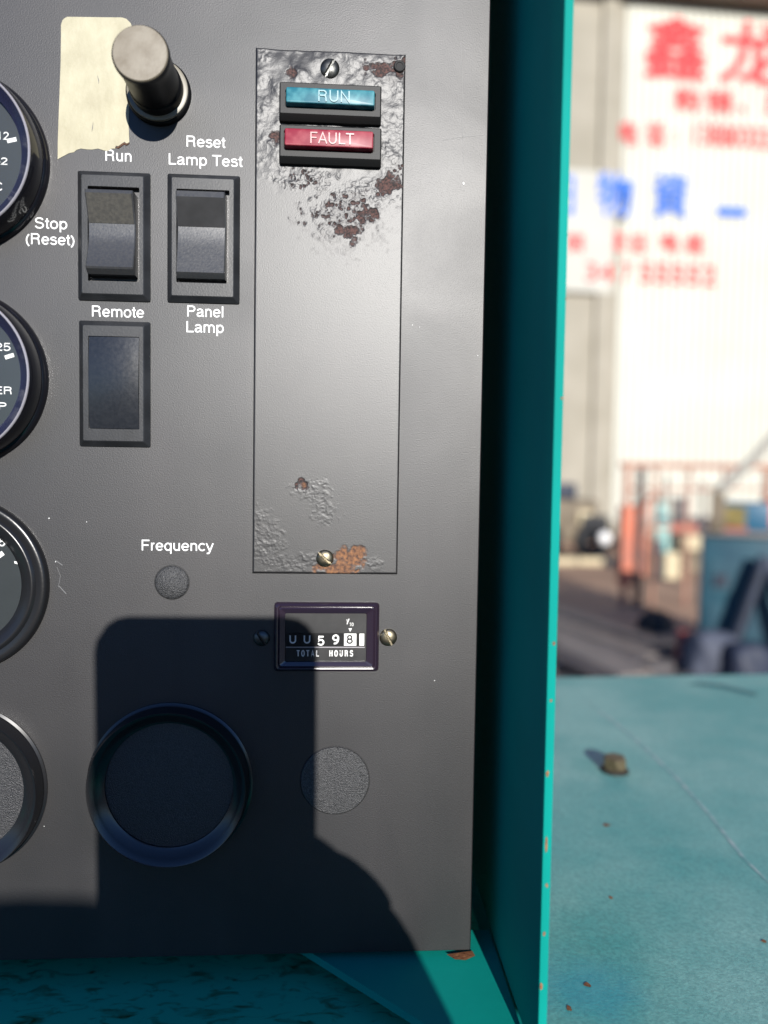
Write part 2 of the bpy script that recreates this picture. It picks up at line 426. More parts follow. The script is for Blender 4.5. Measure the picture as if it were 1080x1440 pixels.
# ------------------------------------------------------------------ drawn sans-serif lettering
def Ea(cx, cy, rx, ry, a0, a1):
    n = max(6, int(abs(a1 - a0) / 12))
    return [(cx + rx * math.cos(math.radians(a0 + (a1 - a0) * i / n)), cy + ry * math.sin(math.radians(a0 + (a1 - a0) * i / n))) for i in range(n + 1)]
GL = {
 ' ': (278, []),
 'R': (722, [[(125, 0), (125, 673), (400, 673)] + Ea(420, 525, 160, 148, 90, -90) + [(125, 377)], [(430, 377), (530, 345), (566, 250), (578, 80), (606, 0)]]),
 'P': (667, [[(125, 0), (125, 673), (380, 673)] + Ea(400, 515, 170, 158, 90, -90) + [(125, 357)]]),
 'L': (556, [[(120, 718), (120, 42), (535, 42)]]),
 'T': (611, [[(20, 676), (590, 676)], [(305, 676), (305, 0)]]),
 'S': (667, [Ea(335, 530, 215, 150, 12, 270) + Ea(335, 208, 235, 172, 90, -168)[1:]]),
 'F': (611, [[(120, 0), (120, 676), (570, 676)], [(120, 360), (515, 360)]]),
 'E': (667, [[(620, 676), (120, 676), (120, 42), (630, 42)], [(120, 372), (590, 372)]]),
 'M': (833, [[(110, 0), (110, 690), (416, 60), (722, 690), (722, 0)]]),
 'A': (667, [[(45, 0), (333, 690), (622, 0)], [(140, 235), (527, 235)]]),
 'U': (722, [[(120, 718), (120, 270)] + Ea(361, 270, 241, 238, 180, 360) + [(602, 718)]]),
 'N': (722, [[(115, 0), (115, 690), (607, 28), (607, 718)]]),
 'H': (722, [[(115, 0), (115, 718)], [(607, 0), (607, 718)], [(115, 372), (607, 372)]]),
 'O': (778, [Ea(389, 359, 310, 328, 0, 360)]),
 'W': (944, [[(30, 718), (245, 30), (472, 690), (700, 30), (914, 718)]]),
 'C': (722, [Ea(385, 359, 295, 328, 35, 325)]),
 'a': (556, [Ea(262, 365, 170, 128, 165, 0) + [(432, 90), (455, 45), (525, 42)], [(432, 305), (270, 278), (130, 235), (85, 150), (120, 65), (215, 35), (330, 65), (410, 140), (432, 215)]]),
 'c': (500, [Ea(262, 262, 205, 231, 40, 320)]),
 'e': (556, [[(75, 268), (481, 268)], Ea(278, 262, 203, 231, 2, 322)]),
 'l': (222, [[(111, 0), (111, 718)]]),
 'm': (833, [[(110, 0), (110, 523)], Ea(262, 335, 152, 158, 172, 0) + [(414, 0)], Ea(570, 335, 156, 158, 172, 0) + [(726, 0)]]),
 'n': (556, [[(110, 0), (110, 523)], Ea(277, 325, 166, 168, 172, 0) + [(443, 0)]]),
 'o': (556, [Ea(278, 262, 203, 231, 0, 360)]),
 'p': (556, [[(105, 523), (105, -207)], Ea(290, 262, 188, 231, 0, 360)]),
 'q': (556, [[(451, 523), (451, -207)], Ea(266, 262, 188, 231, 0, 360)]),
 'r': (333, [[(110, 0), (110, 523)], Ea(300, 320, 190, 170, 176, 96)]),
 's': (500, [Ea(250, 395, 165, 98, 15, 270) + Ea(250, 165, 178, 132, 90, -165)[1:]]),
 't': (278, [[(135, 670), (135, 110), (165, 48), (258, 42)], [(15, 482), (255, 482)]]),
 'u': (556, [[(110, 523), (110, 195)] + Ea(277, 195, 167, 158, 180, 360) + [(443, 200)], [(443, 523), (443, 0)]]),
 'y': (500, [[(32, 523), (250, 10)], [(468, 523), (245, -60), (190, -155), (60, -165)]]),
 '(': (333, [Ea(560, 255, 440, 480, 128, 232)]),
 ')': (333, [Ea(-227, 255, 440, 480, 52, -52)]),
 '0': (556, [Ea(278, 352, 195, 315, 0, 360)]),
 '1': (556, [[(130, 560), (240, 590), (300, 700), (300, 0)]]),
 '2': (556, [Ea(278, 500, 190, 172, 170, -35) + [(90, 45), (510, 45)]]),
 '3': (556, [Ea(270, 530, 175, 145, 155, -90), Ea(270, 207, 200, 172, 90, -155)]),
 '4': (556, [[(400, 0), (400, 690), (45, 200), (530, 200)]]),
 '5': (556, [[(490, 676), (150, 676), (105, 350)] + Ea(275, 235, 215, 195, 140, -155)]),
 '6': (556, [Ea(278, 225, 195, 185, 0, 360), Ea(330, 300, 250, 370, 70, 190)]),
 '7': (556, [[(40, 676), (510, 676), (330, 350), (210, 0)]]),
 '8': (556, [Ea(278, 520, 170, 150, 0, 360), Ea(278, 200, 205, 170, 0, 360)]),
 '9': (556, [Ea(278, 478, 195, 190, 0, 360), Ea(226, 400, 250, 370, 10, -110)]),
 '/': (278, [[(10, 0), (270, 718)]]),
 'v': (600, []),
}
def ribbon(mb, pts, w, h, thick, place):
    p = [Vector((a, b)) for a, b in pts]
    q = [p[0]]
    for a in p[1:]:
        if (a - q[-1]).length > 1e-6: q.append(a)
    p = q; closed = (p[0] - p[-1]).length < 1e-3
    n = len(p); L, Rr = [], []
    for i in range(n):
        d0 = p[i] - p[i - 1] if i > 0 else (p[-1] - p[-2] if closed else p[1] - p[0])
        d1 = p[i + 1] - p[i] if i < n - 1 else (p[1] - p[0] if closed else p[-1] - p[-2])
        d0.normalize(); d1.normalize()
        m = (Vector((-d0.y, d0.x)) + Vector((-d1.y, d1.x)))
        m = m.normalized() if m.length > 1e-6 else Vector((-d0.y, d0.x))
        k = 1 / max(0.45, m.dot(Vector((-d0.y, d0.x))))
        L.append(p[i] + m * (w / 2 * k)); Rr.append(p[i] - m * (w / 2 * k))
    v = [place(a, h) for a in L] + [place(a, h) for a in Rr]
    f = [[i, i + 1, n + i + 1, n + i] for i in range(n - 1)]
    if thick:
        v += [place(a, h - thick) for a in L] + [place(a, h - thick) for a in Rr]
        for i in range(n - 1):
            f.append([i, i + 1, 2 * n + i + 1, 2 * n + i]); f.append([n + i, n + i + 1, 3 * n + i + 1, 3 * n + i])
        f.append([0, n, 3 * n, 2 * n]); f.append([n - 1, 2 * n - 1, 4 * n - 1, 3 * n - 1])
    mb.add(v, f)
def lettering(parent, name, txt, px0, px1, pybase, cap_px, m, h=0.00006, stem=92, thick=0.0, rot=0.0, kind=None):
    """txt from px0 to px1 with its baseline at pybase (places measured on the face, then set in metres)"""
    a, b, top = P(px0, pybase, h), P(px1, pybase, h), P(px0, pybase - cap_px, h)
    width, cap = b.x - a.x, top.z - a.z
    adv = sum(GL[c][0] for c in txt); sx = width / (adv - 120) if len(txt) > 1 else cap / 718; sz = cap / 718
    mb = MB(); x = -60.0; k = 0
    for ch in txt:
        for st in GL[ch][1]:
            k += 1
            pts = [((x + u) * sx, w * sz) for u, w in st]
            hh = h + k * 2.5e-6
            ribbon(mb, pts, stem * (sz + sx) / 2, hh, thick, lambda q, g: Vector((a.x + q.x * math.cos(rot) - q.y * math.sin(rot), -g, a.z + q.x * math.sin(rot) + q.y * math.cos(rot))))
        x += GL[ch][0]
    return mb.build(name, m, parent)

# numeric noise for worn surfaces
def vnoise(x, y, s, seed):
    r = np.random.default_rng(seed); N = 256; g = r.random((N, N))
    X, Y = x * s, y * s; xi, yi = np.floor(X).astype(int), np.floor(Y).astype(int)
    fx, fy = X - xi, Y - yi; fx = fx * fx * (3 - 2 * fx); fy = fy * fy * (3 - 2 * fy)
    q = lambda i, j: g[(i) % N, (j) % N]
    return (q(xi, yi) * (1 - fx) + q(xi + 1, yi) * fx) * (1 - fy) + (q(xi, yi + 1) * (1 - fx) + q(xi + 1, yi + 1) * fx) * fy
def fbm(x, y, s, seed, o=4):
    t = 0; a = 0.5; n = 0
    for i in range(o): t = t + a * vnoise(x, y, s * 2 ** i, seed + i); n += a; a *= 0.55
    return t / n
sst = lambda a, b, t: (lambda u: u * u * (3 - 2 * u))(np.clip((t - a) / (b - a), 0, 1))

# ================================================================== the yard (setting)
def ground():
    m = mat('yard_ground', (0.32, 0.195, 0.125), rough=0.9, base2=(0.46, 0.29, 0.185), vscale=0.8, bump=0.3, bscale=12, bdist=0.02, detail=8)
    mb = MB(); mb.add([(-400, -300, 0), (400, -300, 0), (400, 600, 0), (-400, 600, 0)], [[0, 1, 2, 3]])
    o = mb.build('ground', 'yard_ground'); o['kind'] = 'structure'
    mat('dark_ground', (0.035, 0.036, 0.040), rough=0.9, base2=(0.055, 0.055, 0.058), vscale=3, bump=0.4, bscale=60, bdist=0.01, detail=8)
    mb = MB(); mb.add([(-60, -90, .004), (60, -90, .004), (60, 3.2, .004), (-60, 3.2, .004)], [[0, 1, 2, 3]])  # unseen dark ground, added to cut warm bounce light into the shadows
    o = mb.build('dark_bounce_ground', 'dark_ground'); o['kind'] = 'structure'
ground()

# ================================================================== generator housing
ZD = EYE - 0.1735                 # deck level
XF0, XF1 = 0.0598, 0.0626         # the upright side flange
housing = thing('generator_housing', 'teal painted generator housing with upright flange and worn level deck', 'generator', (0.0598, 0.1, 0.0))
def build_housing():
    # flange: one folded sheet with small bevel
    mb = MB(); mb.box(XF0, XF1, -0.0535, 0.075, ZD + 0.0005, EYE + 0.42, 0.0009)
    mb.build('side_flange', 'teal_light', housing, 40)
    # deck, fine mesh so that the rubbed patch can be masked
    nx, ny = 150, 120
    x0, x1, y0 = XF0 + 0.0004, 0.95, -0.125
    pl, pr = G(787, 952.5, ZD), G(1080, 948, ZD)
    sl = (pr.y - pl.y) / (pr.x - pl.x)
    X = np.linspace(0, 1, nx)[None, :] ** 1.6 * (x1 - x0) + x0
    T = np.linspace(0, 1, ny)[:, None]
    X = np.repeat(X, ny, 0); yf = pl.y + sl * (X - pl.x); Y = y0 + T * (yf - y0); Z = np.full_like(X, ZD)
    n = nx * ny
    v = np.stack([X, Y, Z], -1).reshape(-1, 3)
    f = [[j * nx + i, j * nx + i + 1, (j + 1) * nx + i + 1, (j + 1) * nx + i] for j in range(ny - 1) for i in range(nx - 1)]
    # rolled far lip and plate underside
    k = len(v); lip = []
    for i in range(nx):
        lip.append((X[-1, i], Y[-1, i] + 0.002, ZD - 0.002)); 
    for i in range(nx): lip.append((X[-1, i], Y[-1, i] + 0.002, ZD - 0.05))
    v = np.vstack([v, np.array(lip)])
    for i in range(nx - 1):
        f.append([(ny - 1) * nx + i, (ny - 1) * nx + i + 1, k + i + 1, k + i]); f.append([k + i, k + i + 1, k + nx + i + 1, k + nx + i])
    o = mk('deck', [Vector(a) for a in v], f, 'deck_paint', housing, 40)
    co = np.zeros(len(o.data.vertices) * 3); o.data.vertices.foreach_get('co', co); co = co.reshape(-1, 3) + np.array(ORG[housing])
    c = G(820, 1390, ZD)
    d = np.hypot((co[:, 0] - c.x) / 0.016, (co[:, 1] - c.y) / 0.014) + (fbm(co[:, 0], co[:, 1], 120, 5) - 0.5) * 1.1
    a = o.data.attributes.new('rubbed', 'FLOAT', 'POINT'); a.data.foreach_set('value', (.42 * (1 - sst(0.1, 1.8, d))).astype(np.float32))
    # corner gusset between panel foot and flange
    g0, g1 = G(452, 1347, ZD), G(602, 1440, ZD)
    dr = (g1 - g0); e = g0 + dr * ((XF0 - g0.x) / dr.x) if dr.x else g1
    s = g0 - dr * 0.45
    poly = [Vector((XF0 - 0.0003, e.y, ZD - 0.0004)), Vector((s.x, s.y, ZD - 0.0004)), Vector((XF0 - 0.0003, s.y, ZD - 0.0004))]
    mb = MB(); mb.add(poly + [q - Vector((0, 0, 0.0028)) for q in poly], [[0, 1, 2], [3, 4, 5], [0, 1, 4, 3], [1, 2, 5, 4], [2, 0, 3, 5]])
    mb.build('gusset', 'teal_light', housing)
    # lower floor under the panel and the body down to the yard
    mb = MB(); mb.box(-0.62, XF0 - 0.0003, -0.118, 0.37, ZD - 0.045, ZD - 0.012); mb.build('lower_floor', 'dirty_floor', housing)
    mb = MB(); mb.box(-0.62, 0.948, -0.117, 0.36, 0.0, ZD - 0.046); mb.build('body', 'teal_paint', housing)
    # closed cabinet behind the panel
    mb = MB(); mb.box(-0.60, XF0 - 0.0004, 0.075, 0.078, ZD - 0.025, EYE + 0.42); mb.build('cabinet_back', 'interior', housing)
    mb = MB(); mb.box(-0.60, -0.597, 0.003, 0.0745, ZD - 0.025, EYE + 0.42); mb.build('cabinet_side', 'teal_paint', housing)
    mb = MB(); mb.box(-0.60, XF0 - 0.0004, 0.0, 0.078, EYE + 0.4205, EYE + 0.423); mb.build('cabinet_top', 'teal_paint', housing)
    # rust chips on the flange edge (right where paint is knocked off)
    for px, py, hh in ((768, 1187, 13), (765, 1313, 4), (761, 1387, 6), (808, 92, 2), (790, 560, 2), (779, 905, 3), (770, 1088, 5), (800, 330, 3), (797, 420, 2), (775, 985, 2), (769, 1245, 3), (806, 200, 4), (803, 262, 2)):
        c = W(px, py, -0.0535); s_ = 0.213 / F
        mb = MB(); n = 9; pts = []
        for k in range(n):
            t = 2 * math.pi * k / n; pts.append(Vector((c.x + 2.2 * s_ * random.uniform(.6, 1.2) * math.cos(t), -0.05362, c.z + hh * s_ * random.uniform(.8, 1.2) * math.sin(t))))
        pts = [Vector((min(max(q.x, XF0 + 0.0001), XF1 - 0.0001), q.y, q.z)) for q in pts]
        mb.add(pts, [list(range(n))]); mb.build('rust_chip', 'rust', housing)
    # rust spots on the deck
    for px, py, w in ((853, 1160, 11), (859, 1262, 7), (826, 1385, 9), (1075, 1324, 7), (800, 1418, 9)):
        c = G(px, py, ZD + 0.00025); s_ = (c - CAM).length / F; n = 11
        w *= .55; pts = [c + Vector((w * s_ * random.uniform(.4, 1.1) * math.cos(2 * math.pi * k / n), w * s_ * random.uniform(.4, 1.1) * math.sin(2 * math.pi * k / n), 0)) for k in range(n)]
        MB().add(pts, [list(range(n))]).build('rust_spot', 'rust', housing)
    # long pale scratch
    mat('scratch_pale', (0.42, 0.50, 0.47), rough=0.7, base2=(0.15, 0.34, 0.32), vscale=160)
    pts = [(822, 985), (860, 1012), (900, 1045), (955, 1097), (1000, 1148), (1045, 1205), (1090, 1250)]
    mb = MB(); q = [G(a, b, ZD + 0.0002) for a, b in pts]
    for i, c in enumerate(q):
        d = (q[min(i + 1, len(q) - 1)] - q[max(i - 1, 0)]).normalized(); s_ = Vector((-d.y, d.x, 0)) * (0.0009 if 0 < i < len(q) - 1 else 0.0003)
        mb.v += [c + s_, c - s_]
    mb.f = [[2 * i, 2 * i + 1, 2 * i + 3, 2 * i + 2] for i in range(len(q) - 1)]
    mb.build('scratch', 'scratch_pale', housing)
    # dark streak by the far edge
    mb = MB(); q = [G(a, b, ZD + 0.0003) for a, b in ((965, 962), (1010, 967), (1060, 979), (1068, 975), (1015, 962), (985, 959))]
    mb.add(q, [list(range(6))]); mat('grime', (0.05, 0.17, 0.165), rough=0.7); mb.build('grime_streak', 'grime', housing)
    # rust at the panel's lower corner
    mb = MB(); q = [G(a, b, ZD + 0.0004) for a, b in ((628, 1342), (664, 1337), (668, 1344), (655, 1350), (640, 1349))]
    mb.add(q, [list(range(5))]); mb.build('rust_spot', 'rust', housing)
    # bolt in the deck
    c = G(864, 1084, ZD)
    fl = MB(); v_, f_ = [], []
    for r, z in ((8.2, 0), (8.2, 1.2), (7.4, 1.8)):
        for k in range(32): v_.append(Vector((c.x + r * MM * math.cos(2 * math.pi * k / 32), c.y + r * MM * math.sin(2 * math.pi * k / 32), ZD + z * MM)))
    for i in range(2):
        for k in range(32): f_.append([i * 32 + k, i * 32 + (k + 1) % 32, (i + 1) * 32 + (k + 1) % 32, (i + 1) * 32 + k])
    f_.append([64 + k for k in range(32)])
    bolt = fl.add(v_, f_).build('bolt', 'bolt_dark', housing, 40)
    hd = MB(); v_, f_ = [], []
    for r, z in ((6.9, 1.8), (6.9, 7.6), (6.0, 8.8)):
        for k in range(6): v_.append(Vector((c.x + r * MM * math.cos(math.pi * k / 3 + .3), c.y + r * MM * math.sin(math.pi * k / 3 + .3), ZD + z * MM)))
    for i in range(2):
        for k in range(6): f_.append([i * 6 + k, i * 6 + (k + 1) % 6, (i + 1) * 6 + (k + 1) % 6, (i + 1) * 6 + k])
    f_.append([12 + k for k in range(6)])
    hd.add(v_, f_).build('bolt_head', 'bolt_steel', bolt)
build_housing()

# ================================================================== control panel sheet and print
panel = thing('control_panel', 'dark grey textured metal control panel with white printed lettering', 'control panel', (0.0, 0.0, EYE - 0.171))
def build_panel():
    x0, x1, z0, z1 = -0.42, 0.0495, EYE - 0.1712, EYE + 0.40
    # sheet with a bevelled edge; outline has small dents along its free side
    rngs = [(x0, x1, z0, z1, -0.0022, 0.0006), (x0, x1, z0, z1, -0.0004, 0.0006), (x0 + .0004, x1 - .0004, z0 + .0004, z1 - .0004, 0.0, 0.0005)]
    v, f = loft(rngs, cap0=True); mk('sheet', v, f, 'panel_grey', panel)
    for args in (('Run', 148, 185, 226, 16), ('Reset', 262, 316, 206, 15.5), ('Lamp Test', 237, 340, 231, 15.5), ('Stop', 49, 94, 321, 15.5),
                 ('(Reset)', 36, 105, 343, 15.5), ('Remote', 129, 202, 445, 15.5), ('Panel', 263, 314, 445, 15.5), ('Lamp', 262, 314, 467, 15.5),
                 ('Frequency', 199, 299, 774, 15)):
        lettering(panel, 'printed_word', args[0], args[1], args[2], args[3], args[4], 'white_print')
    # chips and scratches in the paint
    for px, py, w in ((652, 258, 3.0), (580, 457, 1.6), (590, 460, 1.2), (69, 729, 1.8), (122, 734, 1.3), (78, 790, 1.4), (672, 500, 1.3), (210, 1165, 1.0), (62, 1162, 1.0), (611, 957, 1.4)):
        c = P(px, py, 0.00008); n = 7
        pts = [c + Vector((w * PX * random.uniform(.5, 1.1) * math.cos(2 * math.pi * k / n), 0, w * PX * random.uniform(.5, 1.1) * math.sin(2 * math.pi * k / n))) for k in range(n)]
        MB().add([c + (q - c) * .7 for q in pts], [list(range(n))]).build('paint_chip', 'chip_white', panel)
    for pts, w in (([(622, 197), (645, 193), (680, 190)], .8), ([(78, 788), (88, 795)], 1.2), ([(83, 824), (93, 835)], 1.3), ([(80, 797), (85, 810), (82, 826)], .6),
                   ([(648, 60), (651, 140)], .5), ([(650, 165), (652, 230)], .6)):
        mb = MB(); q = [P(a, b, 0.00006) for a, b in pts]
        for i, c in enumerate(q):
            d = (q[min(i + 1, len(q) - 1)] - q[max(i - 1, 0)]).normalized(); s_ = Vector((-d.z, 0, d.x)) * w * PX * 0.5
            mb.v += [c + s_, c - s_]
        mb.f = [[2 * i, 2 * i + 1, 2 * i + 3, 2 * i + 2] for i in range(len(q) - 1)]
        mb.build('scratch', 'scratch_grey', panel)
build_panel()

def screw_head(parent, px, py, r_mm, ang, m, h0=0.0, dome=1.6):
    c = P(px, py, h0); nr, ns = 16, 56
    v, f = [], []
    ca, sa = math.cos(ang), math.sin(ang)
    for i in range(nr + 1):
        r = r_mm * i / nr
        for j in range(ns):
            t = 2 * math.pi * j / ns; x, z = r * math.cos(t), r * math.sin(t)
            hh = 0.5 + dome * math.sqrt(max(0, 1 - (r / r_mm) ** 2 * 0.93)) - dome * .26
            if abs(-x * sa + z * ca) < r_mm * 0.14: hh = min(hh, 0.35 + dome * 0.05)
            v.append(Vector((c.x + x * MM, c.y - hh * MM, c.z + z * MM)))
    for j in range(ns): v.append(Vector((c.x + r_mm * MM * math.cos(2 * math.pi * j / ns), c.y, c.z + r_mm * MM * math.sin(2 * math.pi * j / ns))))
    for i in range(nr + 1):
        for j in range(ns):
            j2 = (j + 1) % ns; f.append([i * ns + j, i * ns + j2, (i + 1) * ns + j2, (i + 1) * ns + j])
    return mk('screw', v, f, m, parent, 35)

# ================================================================== rusty indicator plate
HP = 0.0012     # plate thickness
plate = thing('indicator_plate', 'tall rusty metal plate with blistered paint holding the RUN and FAULT lamps', 'metal plate', P(460, 806))
def build_plate():
    a, b = P(358, 68, HP), P(565, 808, HP)
    x0, x1, z1, z0 = -0.02930, 0.02080, a.z, b.z
    a_, b_ = P(360, 70, HP), P(560, 807, HP); z1, z0 = (P(360, 67, HP).z + P(571, 75, HP).z) / 2, P(455, 807, HP).z
    nx, nz = 230, 800
    X = np.linspace(x0, x1, nx)[None, :].repeat(nz, 0); Z = np.linspace(z0, z1, nz)[:, None].repeat(nx, 1)
    u = 358 + (X - x0) / (x1 - x0) * 210            # plate places in photo-like units, used for the wear maps only
    v = 808 - (Z - z0) / (z1 - z0) * 740
    big = fbm(u, v, 1 / 26., 11, 3); med = fbm(u, v, 1 / 9., 21, 3); fine = fbm(u, v, 1 / 3.2, 31, 3)
    ridge = 1 - np.abs(2 * fbm(u, v, 1 / 7., 41, 3) - 1) * 3; ridge = np.clip(ridge, 0, 1)
    H = np.zeros_like(u)
    top = 1 - sst(215, 262, v + (big - .5) * 40)
    edge = np.maximum(sst(518, 545, u + (med - .5) * 20), 1 - sst(380, 402, u + (med - .5) * 16)) * top
    foil = (1 - sst(95, 150, v)) * (1 - sst(430, 500, u))
    H += 0.00055 * foil * (fbm(u, v, 1 / 34., 51, 2) - .5) * 2
    H += 0.00034 * top * (big - .5) * 2
    edge = edge * (.25 + .75 * sst(.38, .62, fbm(u, v, 1 / 20., 81, 3)))
    H += 0.00015 * edge * (med - .35) + 0.00005 * edge * ridge + 0.00008 * edge * (fine - .5)
    H += 0.00030 * top * (med - .5) * sst(0.35, .6, big)
    def blob(cx, cy, rx, ry, n=.9, nz_=None):
        nn = fbm(u, v, 1 / 7., 61, 5) if nz_ is None else nz_
        return 1 - sst(.6, 1.15, np.hypot((u - cx) / rx, (v - cy) / ry) + (nn - .5) * n * 2)
    crumb = np.zeros_like(u)
    for c in ((485, 288, 50, 34, 1.2), (430, 246, 36, 18, 1.2), (520, 262, 50, 22, 1.0), (440, 684, 27, 13, 1.0), (461, 715, 20, 19, 1.2), (378, 765, 26, 40, 1.0), (410, 790, 60, 14, .9), (368, 735, 12, 26, .9), (535, 795, 14, 12, .8)):
        crumb = np.maximum(crumb, blob(*c))
    H += crumb * (1 - .55 * sst(600, 700, v)) * (0.00024 * (med - .42) + 0.00018 * (fine - .5) + 0.00008 * ridge)
    brown = np.zeros_like(u)
    for c in ((408, 101, 7, 6), (529, 88, 12, 8), (562, 84, 11, 10), (545, 251, 14, 11), (494, 318, 11, 12), (477, 315, 7, 7), (512, 291, 9, 7), (524, 291, 6, 7), (386, 188, 6, 11), (428, 679, 7, 6), (507, 298, 6, 7)):
        brown = np.maximum(brown, blob(c[0], c[1], c[2] * 1.15, c[3] * 1.15, n=1.25))
    speck = sst(.60, .66, fbm(u, v, 1 / 4.2, 71, 4)) * np.maximum(blob(482, 292, 48, 28, 1.0), np.maximum(blob(425, 245, 26, 14, 1.0), blob(562, 236, 12, 18, .8)))
    brown = np.maximum(brown, speck * .9)
    halo = np.maximum(blob(485, 300, 60, 40, 1.3), np.maximum(blob(545, 245, 24, 24, 1.2), blob(545, 90, 34, 18, 1.2)))
    orange = np.maximum(np.maximum(blob(497, 784, 24, 15, .9), blob(478, 800, 32, 9, .9)), np.maximum(blob(512, 778, 12, 12, .7), blob(430, 679, 4, 4, .6)))
    H -= 0.00032 * np.maximum(brown, orange * .4) - 0.00022 * np.maximum(brown, orange) * (fine - .5)
    # rounded rim
    dd = np.minimum(np.minimum(X - x0, x1 - X), np.minimum(Z - z0, z1 - Z))
    H -= 0.0006 * (1 - np.clip(dd / 0.0006, 0, 1)) ** 2
    V = np.stack([X, -(HP + H), Z], -1).reshape(-1, 3)
    # skirt to the panel
    idx = np.arange(nx * nz).reshape(nz, nx)
    loop = list(idx[0, :]) + list(idx[1:, -1]) + list(idx[-1, -2::-1]) + list(idx[-2:0:-1, 0])
    sk = V[loop].copy(); sk[:, 1] = 0.0
    V = np.vstack([V, sk])
    q = np.stack([idx[:-1, :-1], idx[:-1, 1:], idx[1:, 1:], idx[1:, :-1]], -1).reshape(-1, 4)
    n0 = nx * nz; L = len(loop)
    s = np.array([[loop[i], n0 + i, n0 + (i + 1) % L, loop[(i + 1) % L]] for i in range(L)])
    faces = np.vstack([q, s])
    off = np.array(ORG[plate]); me = bpy.data.meshes.new('plate_sheet')
    me.from_pydata((V - off).tolist(), [], faces.tolist()); me.update()
    me.materials.append(MATS['plate_paint'])
    for nm, arr in (('rust_brown', np.maximum(brown, .12 * halo * fine)), ('rust_orange', orange)):
        at = me.attributes.new(nm, 'FLOAT', 'POINT'); at.data.foreach_set('value', np.concatenate([arr.reshape(-1), np.zeros(L)]).astype(np.float32))
    me.shade_smooth(); me.set_sharp_from_angle(angle=math.radians(60))
    o = bpy.data.objects.new('plate_sheet', me); COL.objects.link(o); o.parent = plate; ORG[o] = ORG[plate]
    screw_head(plate, 464, 97, 3.2, math.radians(62), 'screw_dark', HP - .0002)
    screw_head(plate, 457, 785, 3.0, math.radians(-42), 'screw_brass', HP - .0002)
    # empty corner hole
    v_, f_ = lathe(P(562, 93, HP + .0001), [(2.0, 0.0), (1.7, 0.35), (1.2, .3), (1.1, .12)], 24); mk('eyelet', v_, f_, 'hole_black', plate, 50)
build_plate()

def build_indicator(py0, py1, ly0, ly1, word, lens, letter, lx0, lx1, label, tx0, tx1):
    """lamp module; pixel rows are those of its front face"""
    hb, hl = 0.0050, 0.0076
    t = thing('indicator_lamp', label, 'indicator lamp', P(464, (py0 + py1) / 2, HP), 'indicator lamps on the rusty plate')
    fr = rect(393, py0 + 2, 536, py1 - 1, hb, 0.0006)
    low = 0.0012
    base = (fr[0] - .0002, fr[1] + .0002, fr[2] - low, fr[3] + .0002, HP - .0004, .0004)
    body = [base, (fr[0], fr[1], fr[2] - low, fr[3], hb - .0022, .0005), (fr[0], fr[1], fr[2], fr[3], hb - .0004, .0006), inset(fr, .0004, hb)]
    ln = rect(lx0, ly0, lx1, ly1, hl, 0.0006)
    body += [(ln[0] - .0004, ln[1] + .0004, ln[2] - .0004, ln[3] + .0004, hb, .0006), (ln[0] - .0004, ln[1] + .0004, ln[2] - .0004, ln[3] + .0004, hb - .0012, .0006)]
    v, f = loft(body); mk('housing', v, f, 'lamp_housing', t, 25)
    v, f = loft([(ln[0] - .0001, ln[1] + .0001, ln[2] - .0001, ln[3] + .0001, hb - .001, .0007), (ln[0], ln[1], ln[2], ln[3], hl - .0005, .0007), inset(ln, .00025, hl - .0001), inset(ln, .0006, hl)])
    lo = mk('lens', v, f, lens, t, 35)
    mid = (ly0 + ly1) / 2
    lettering(lo, 'embossed_word', word, tx0, tx1, mid + 7.0, 16, letter, hl + .00035, 82, .0004)
build_indicator(112, 167, 121, 149, 'RUN', 'lens_teal', 'lens_teal_letter', 402, 527, 'teal RUN indicator lamp at the top of the rusty plate', 447, 492)
build_indicator(172, 227, 179, 209, 'FAULT', 'lens_red', 'lens_red_letter', 400, 525, 'red FAULT indicator lamp below the teal one', 436, 497)

